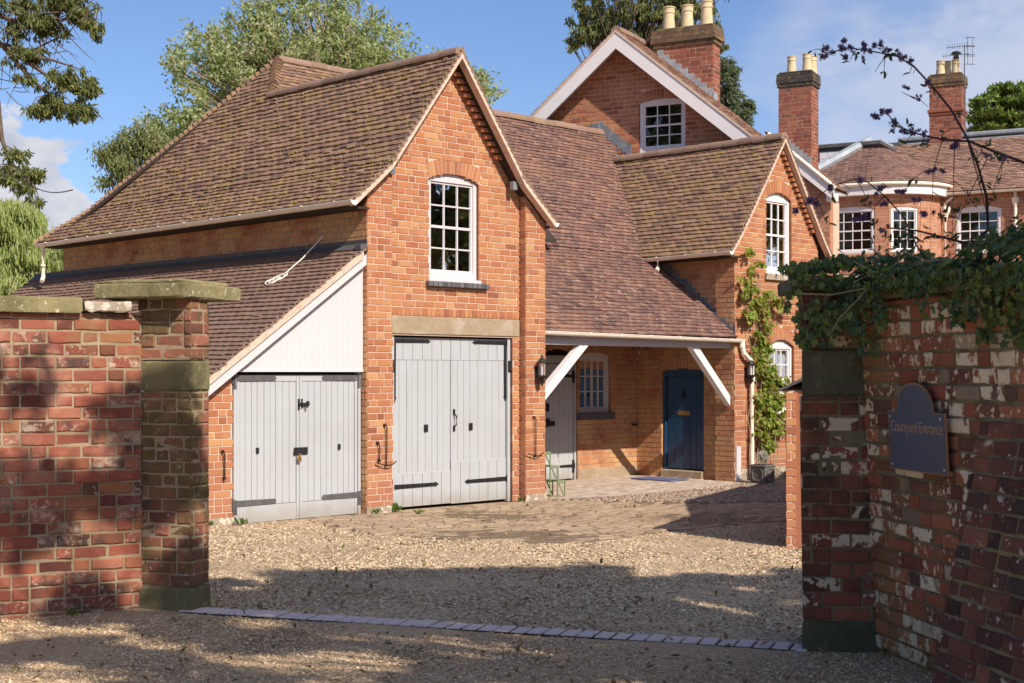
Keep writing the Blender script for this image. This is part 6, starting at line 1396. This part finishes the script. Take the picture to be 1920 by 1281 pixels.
def ivy():
    r = root('ivy', 'thick glossy ivy draped over the right garden wall coping and pier cap', 'ivy', None, (2.2,8,2.2)); rg = np.random.default_rng(9); rd = random.Random(9)
    P = []; D = []; Nn = []; m = MB()
    def add(p, d, n): P.append(p); D.append(d); Nn.append(n)
    for _ in range(6400):                    # mound on the coping
        t = rd.uniform(-.35,3.9); h = .14+.06*math.sin(t*4+1)+.04*math.sin(t*9); v = rd.uniform(-.55,.12); prof = h*math.sqrt(max(0,1-((v+.2)/.42)**2))
        if t < .15: v = rd.uniform(-.5,.02); prof *= .75
        z = 2.17+prof*rd.uniform(.75,1.08)+rd.uniform(-.02,.02); q = WF.p(t, v, 2.1)
        add((q.x, q.y, z), (WN.x*.8+rd.gauss(0,.4), rd.gauss(0,.4), -.5), (WN.x*.5*(1 if v > -.2 else -.5), -.2, 1))
    for _ in range(1900):                    # front curtain
        t = rd.uniform(.0,3.9); L = .07+.07*math.sin(t*3.1+.5)+.06*math.sin(t*7.7)+(.22 if t > 1.0 else 0)*abs(math.sin(t*5)); L = max(.03, L); k = rd.random()**1.5
        if rd.random() > 1.15-k: continue
        q = WF.p(t, .10+.05*rd.random()*(1-k)+.02, 2.2-L*k); add(tuple(q), (0,0,-1), (WN.x,-.25,.35))
    def strand(a, b, n, sp=.03):
        a = Vector(a); b = Vector(b); pts = [a.lerp(b, k/8)+Vector((rd.uniform(-.02,.02),rd.uniform(-.02,.02),0)) for k in range(9)]; m.tube(pts, .0035, 4)
        for k in range(n): q = a.lerp(b, rd.random()); add((q.x+rd.gauss(0,sp),q.y+rd.gauss(0,sp)-.01,q.z+rd.gauss(0,.015)), (rd.gauss(0,.5),-.2,-1), (-.4,-1,.2))
    pf = lambda x, y, Y: tuple(px(x, y, Y))
    strand(pf(1500,545,8.42), pf(1492,640,8.42), 26, .012); strand(pf(1482,520,8.42), pf(1470,590,8.42), 16, .012); strand(pf(1530,560,8.42), pf(1512,655,8.42), 60, .03); strand(pf(1550,550,8.42), pf(1540,640,8.42), 46, .035); strand(pf(1505,520,8.42), pf(1590,530,8.42), 260, .04); strand(pf(1590,560,8.35), pf(1625,660,8.3), 90, .035); strand(pf(1575,570,8.4), pf(1572,620,8.4), 40, .02)
    strand(pf(1480,505,8.45), pf(1600,485,8.4), 330, .05); strand(pf(1640,560,8.1), pf(1660,610,8.05), 50, .025)
    for x0, x1, y1, n in ((1840,1845,640,80),(1870,1860,600,90),(1900,1905,640,80),(1800,1790,600,60),(1930,1925,630,80)): 
        Y = 7.2-(x0-1840)*.004; strand(pf(x0,520,Y-.1), pf(x1,y1,Y-.1), n, .035)
    k = len(P)//22; leaves('dead_foliage', [P[i] for i in range(0, len(P), 22)], .038, 'litter', r, 'leaf', seed=77); sz = [.026+.030*rd.random()**1.5 for _ in P]
    m.build('stem', 'palebark', r); leaves('foliage', P, sz, 'lf_ivy', r, 'ivy', D, 10, Nn, jit=.9)
    m = MB(); s = lambda pts, Y: m.tube([px(x, y, Y) for x, y in pts], .0035, 5)
    s([(1500,551),(1560,553),(1625,540),(1660,520),(1720,490)], 8.1); s([(1560,620),(1575,595),(1610,560),(1650,515),(1700,480)], 8.1); s([(1600,490),(1640,510),(1600,530)], 8.1); s([(1690,470),(1740,490),(1790,485)], 7.6)
    m.build('dead_stem', 'palebark', r)
ivy()
def buddleia():
    TW = []
    r = root('buddleia', 'arching buddleia with bare dark stems and small mauve flower heads above the ivy', 'shrub', None, (2.75,8.1,1.9)); m = MB(); rd = random.Random(12); rg = np.random.default_rng(12); Y = 7.6
    paths = [([(1740,560),(1716,440),(1703,372),(1688,312),(1668,250),(1640,200),(1600,0)][:0] or [(1735,560),(1853,430)][:0] or [(1722,560),(1853,430),(1850,369),(1834,312),(1813,258),(1783,205),(1750,164),(1713,124),(1683,106),(1639,97),(1592,90),(1548,100)], .0085),
             ([(2010,330),(1920,305),(1867,285),(1817,265),(1767,262),(1716,250),(1679,235),(1666,215)], .009), ([(1990,480),(1900,468),(1837,463),(1780,448),(1721,433),(1662,427)], .011),
             ([(1760,520),(1718,460),(1694,406),(1659,368),(1626,341),(1602,335),(1558,350),(1530,372),(1492,392)], .005), ([(1795,500),(1793,262),(1789,400)][:0] or [(1813,258),(1833,330),(1850,400)], .004), ([(1767,262),(1750,320),(1748,380)], .003), ([(1790,262),(1788,340),(1786,440)], .003), ([(1850,300),(1800,400),(1770,480)], .003), ([(1683,106),(1660,100),(1640,86)], .003), ([(1920,305),(1880,300),(1850,400)], .003), ([(1725,190),(1705,180),(1690,172)], .003)]
    for p, w in paths:
        if len(p) < 2: continue
        pts = []; 
        for a, b in zip(p, p[1:]):
            for k in range(3): f = k/3; pts.append(px(a[0]+(b[0]-a[0])*f, a[1]+(b[1]-a[1])*f, Y+.12*math.sin(len(pts)*.5)))
        pts.append(px(*p[-1], Y)); n = len(pts); m.tube(pts, [w*(1-.65*k/n) for k in range(n)], 6)
        for q in pts[3::2]:
            if rd.random() < .6:
                e = q+Vector((rd.uniform(-.12,.12),rd.uniform(-.03,.03),rd.uniform(-.14,.07))); m.tube([q, q.lerp(e,.5)+Vector((0,0,.015)), e], [.003,.0022,.0012], 4, cap=False)
                if rd.random() < .6: TW.append(ball(rg, e, (.025,.02,.02), rd.randint(2,5), .2))
    m.build('stem', 'darktwig', r)
    fl = [(1548,98,22,26),(1570,95,18,26),(1590,85,14,20),(1587,105,10,18),(1620,88,15,22),(1625,103,12,14),(1648,82,14,20),(1665,95,9,12),(1690,104,14,16),(1705,115,13,16),(1738,155,9,8),(1648,214,16,22),(1668,208,14,22),(1676,232,16,16),(1690,245,14,16),(1712,240,12,12),(1730,250,12,10),(1792,262,20,30),(1610,335,10,10),(1648,357,14,22),(1686,357,14,24),(1560,348,9,10),(1505,385,20,34),(1522,378,12,18),(1612,408,18,30),(1655,385,10,14),(1740,400,16,22),(1720,375,12,14),(1745,320,14,16),(1760,318,12,12),(1660,430,10,10),(1720,185,8,6),(1850,290,12,10),(1700,165,9,7),(1880,295,9,8)]
    P = []
    for x, y, R, k in fl: 
        c0 = px(x, y, Y-.03); d = Vector((rd.uniform(-1,1),0,rd.uniform(-.9,.5))).normalized()
        for _ in range(4): c = c0+d*rd.uniform(-.8,.8)*R/2667*Y+Vector((rd.gauss(0,.006),0,rd.gauss(0,.006))); P.append(ball(rg, c, (R*.38/2667*Y, .012, R*.34/2667*Y), k*3, .1))
    leaves('flower_head', np.concatenate(P), .010, 'flower', r, 'quad', seed=3, aspect=.8)
    P = []
    for x, y, k in [(1735,155,4),(1755,175,4),(1790,215,4),(1700,440,7),(1770,400,9),(1800,390,9),(1830,380,7),(1670,440,8),(1640,415,6),(1750,440,8),(1830,460,8),(1790,450,6),(1850,350,5),(1880,300,7),(1730,270,6),(1700,235,5),(1640,460,8),(1690,455,7),(1835,300,4),(1905,440,10),(1910,410,8)]: P.append(ball(rg, px(x, y, Y), (.05,.04,.04), k, .2))
    leaves('foliage', np.concatenate(P+TW), .040, 'lf_bud', r, 'leaf', seed=4, aspect=.35)
buddleia()
def climber():
    r = root('climbing_plant', 'leafy young climber trained up the cottage wall beside the downpipe', 'climber', HF, (8.9,.0,-.15)); rg = np.random.default_rng(15); rd = random.Random(15); m = MB()
    cl = [(8.62,3.72,.12,20),(8.70,3.55,.14,26),(8.60,3.25,.14,30),(8.66,2.98,.22,60),(8.92,2.92,.24,70),(9.22,2.96,.2,50),(9.42,3.04,.12,20),(8.64,2.72,.14,36),(8.95,2.58,.2,50),(8.86,2.25,.2,44),(8.92,1.92,.24,76),(9.0,1.6,.32,130),(9.2,1.35,.3,120),(8.92,1.2,.28,90),(9.15,.95,.32,130),(8.9,.72,.26,80),(9.3,.62,.2,40),(9.05,.42,.18,30)]
    P = []
    for a, z, R, k in cl:
        a = 8.5+(a-8.6)*1.45
        for _ in range(max(3, k//6)):
            c = ball(rg, (a,.06,z), (R*1.5,.05,R*1.1), 1, .3)[0]; P.append(ball(rg, c, (.11,.07,.09), rd.randint(8,20), .2))
    for k in range(9):
        a = 8.60+.10*k; pts = [(a,-.25+.04*rd.random(),-.18)]; z = 0; aa = a
        while z < (3.4 if k < 4 else 2.2): pts.append((aa,.12+rd.uniform(-.03,.03),z)); z += .3; aa += rd.uniform(-.05,.06)
        m.tube(pts, [.011*(1-.7*j/len(pts)) for j in range(len(pts))], 5)
    m.build('stem', 'palebark', r); P = np.concatenate(P); leaves('foliage', P, .072, 'lf_vine', r, 'ivy', np.tile([0,-.3,-.6],(len(P),1)), 16, np.tile([0,-1,.4],(len(P),1)), jit=1.2)
    r = root('potted_plant', 'wispy silver plant in the square planter', 'plant', HF, (8.27,-.38,.13)); P = ball(rg, (8.25,-.40,.22), (.10,.12,.12), 260, .1); leaves('foliage', P, .07, 'lf_grey', r, 'spray', np.tile([0,0,1.2],(260,1)), 18, aspect=.12)
    P = ball(rg, (8.36,-.34,.18), (.05,.05,.05), 40, .1); leaves('foliage', P, .07, 'lf_vine', r, 'leaf', np.tile([.3,0,.8],(40,1)), 19, aspect=.25)
climber()
def weeds():
    rd = random.Random(20); lab = ['weed tuft at the left foot of the lean-to doors','weed tuft on the brick pier between the doors','weed tuft left of the big doors','weed tuft growing at the paving edge by the pier','weeds at the foot of the right pilaster','weed tuft under the cottage window','small weed at the foot of the left garden wall','weed tuft on the pier left of the lean-to doors']
    for (a, b, n, s), lb in zip(((-1.93,.0,40,.07),(.12,-.06,26,.06),(.47,-.03,50,.09),(.5,-.45,36,.05),(2.85,-.02,26,.06),(9.6,.0,60,.10),(None,(-3.0,9.75),20,.05),(-2.3,.08,20,.05)), lab):
        X, Y = b if a is None else h2w(a, b); z = gh(X, Y); r = root('weed', lb, 'weed', None, (X,Y,z), 'weeds along the walls'); k = int(n); rg = np.random.default_rng(abs(int(n+a*10)) if a else 3)
        P = ball(rg, (X,Y,z+s*.35), (s*1.2,s*1.0,s*.35), k, .1); leaves('foliage', P, s*.9, 'lf_weed', r, 'leaf', np.tile([0,0,.9],(k,1)), 5, aspect=.25)
    rg = np.random.default_rng(22); P = []
    for _ in range(650):
        y = 6.8+9*rg.random()**1.2; x = (rg.random()*2-1)*.37*y; a, b = w2h(x, y)
        if b > 0 and a > -2: continue
        P.append((x, y, gh(x, y)+.022))
    for _ in range(260):                      # green moss tufts between the pavers
        a = rg.uniform(-1.2,5); b = rg.uniform(-3.9,-.1); X, Y = h2w(a, b); 
        if inpoly(a, b, PAVE): P.append((X, Y, gh(X, Y)+.012))
    P = np.array(P); o = leaves('fallen_leaves', P, .05, 'litter', None, 'leaf', None, 23, np.tile([0,0,3.0],(len(P),1)), aspect=.5); tag(o, 'scattered green and brown fallen leaves lying on the gravel', 'leaves', kind='stuff')
weeds()

for o in bpy.data.objects:
    if '_off' in o: del o['_off']
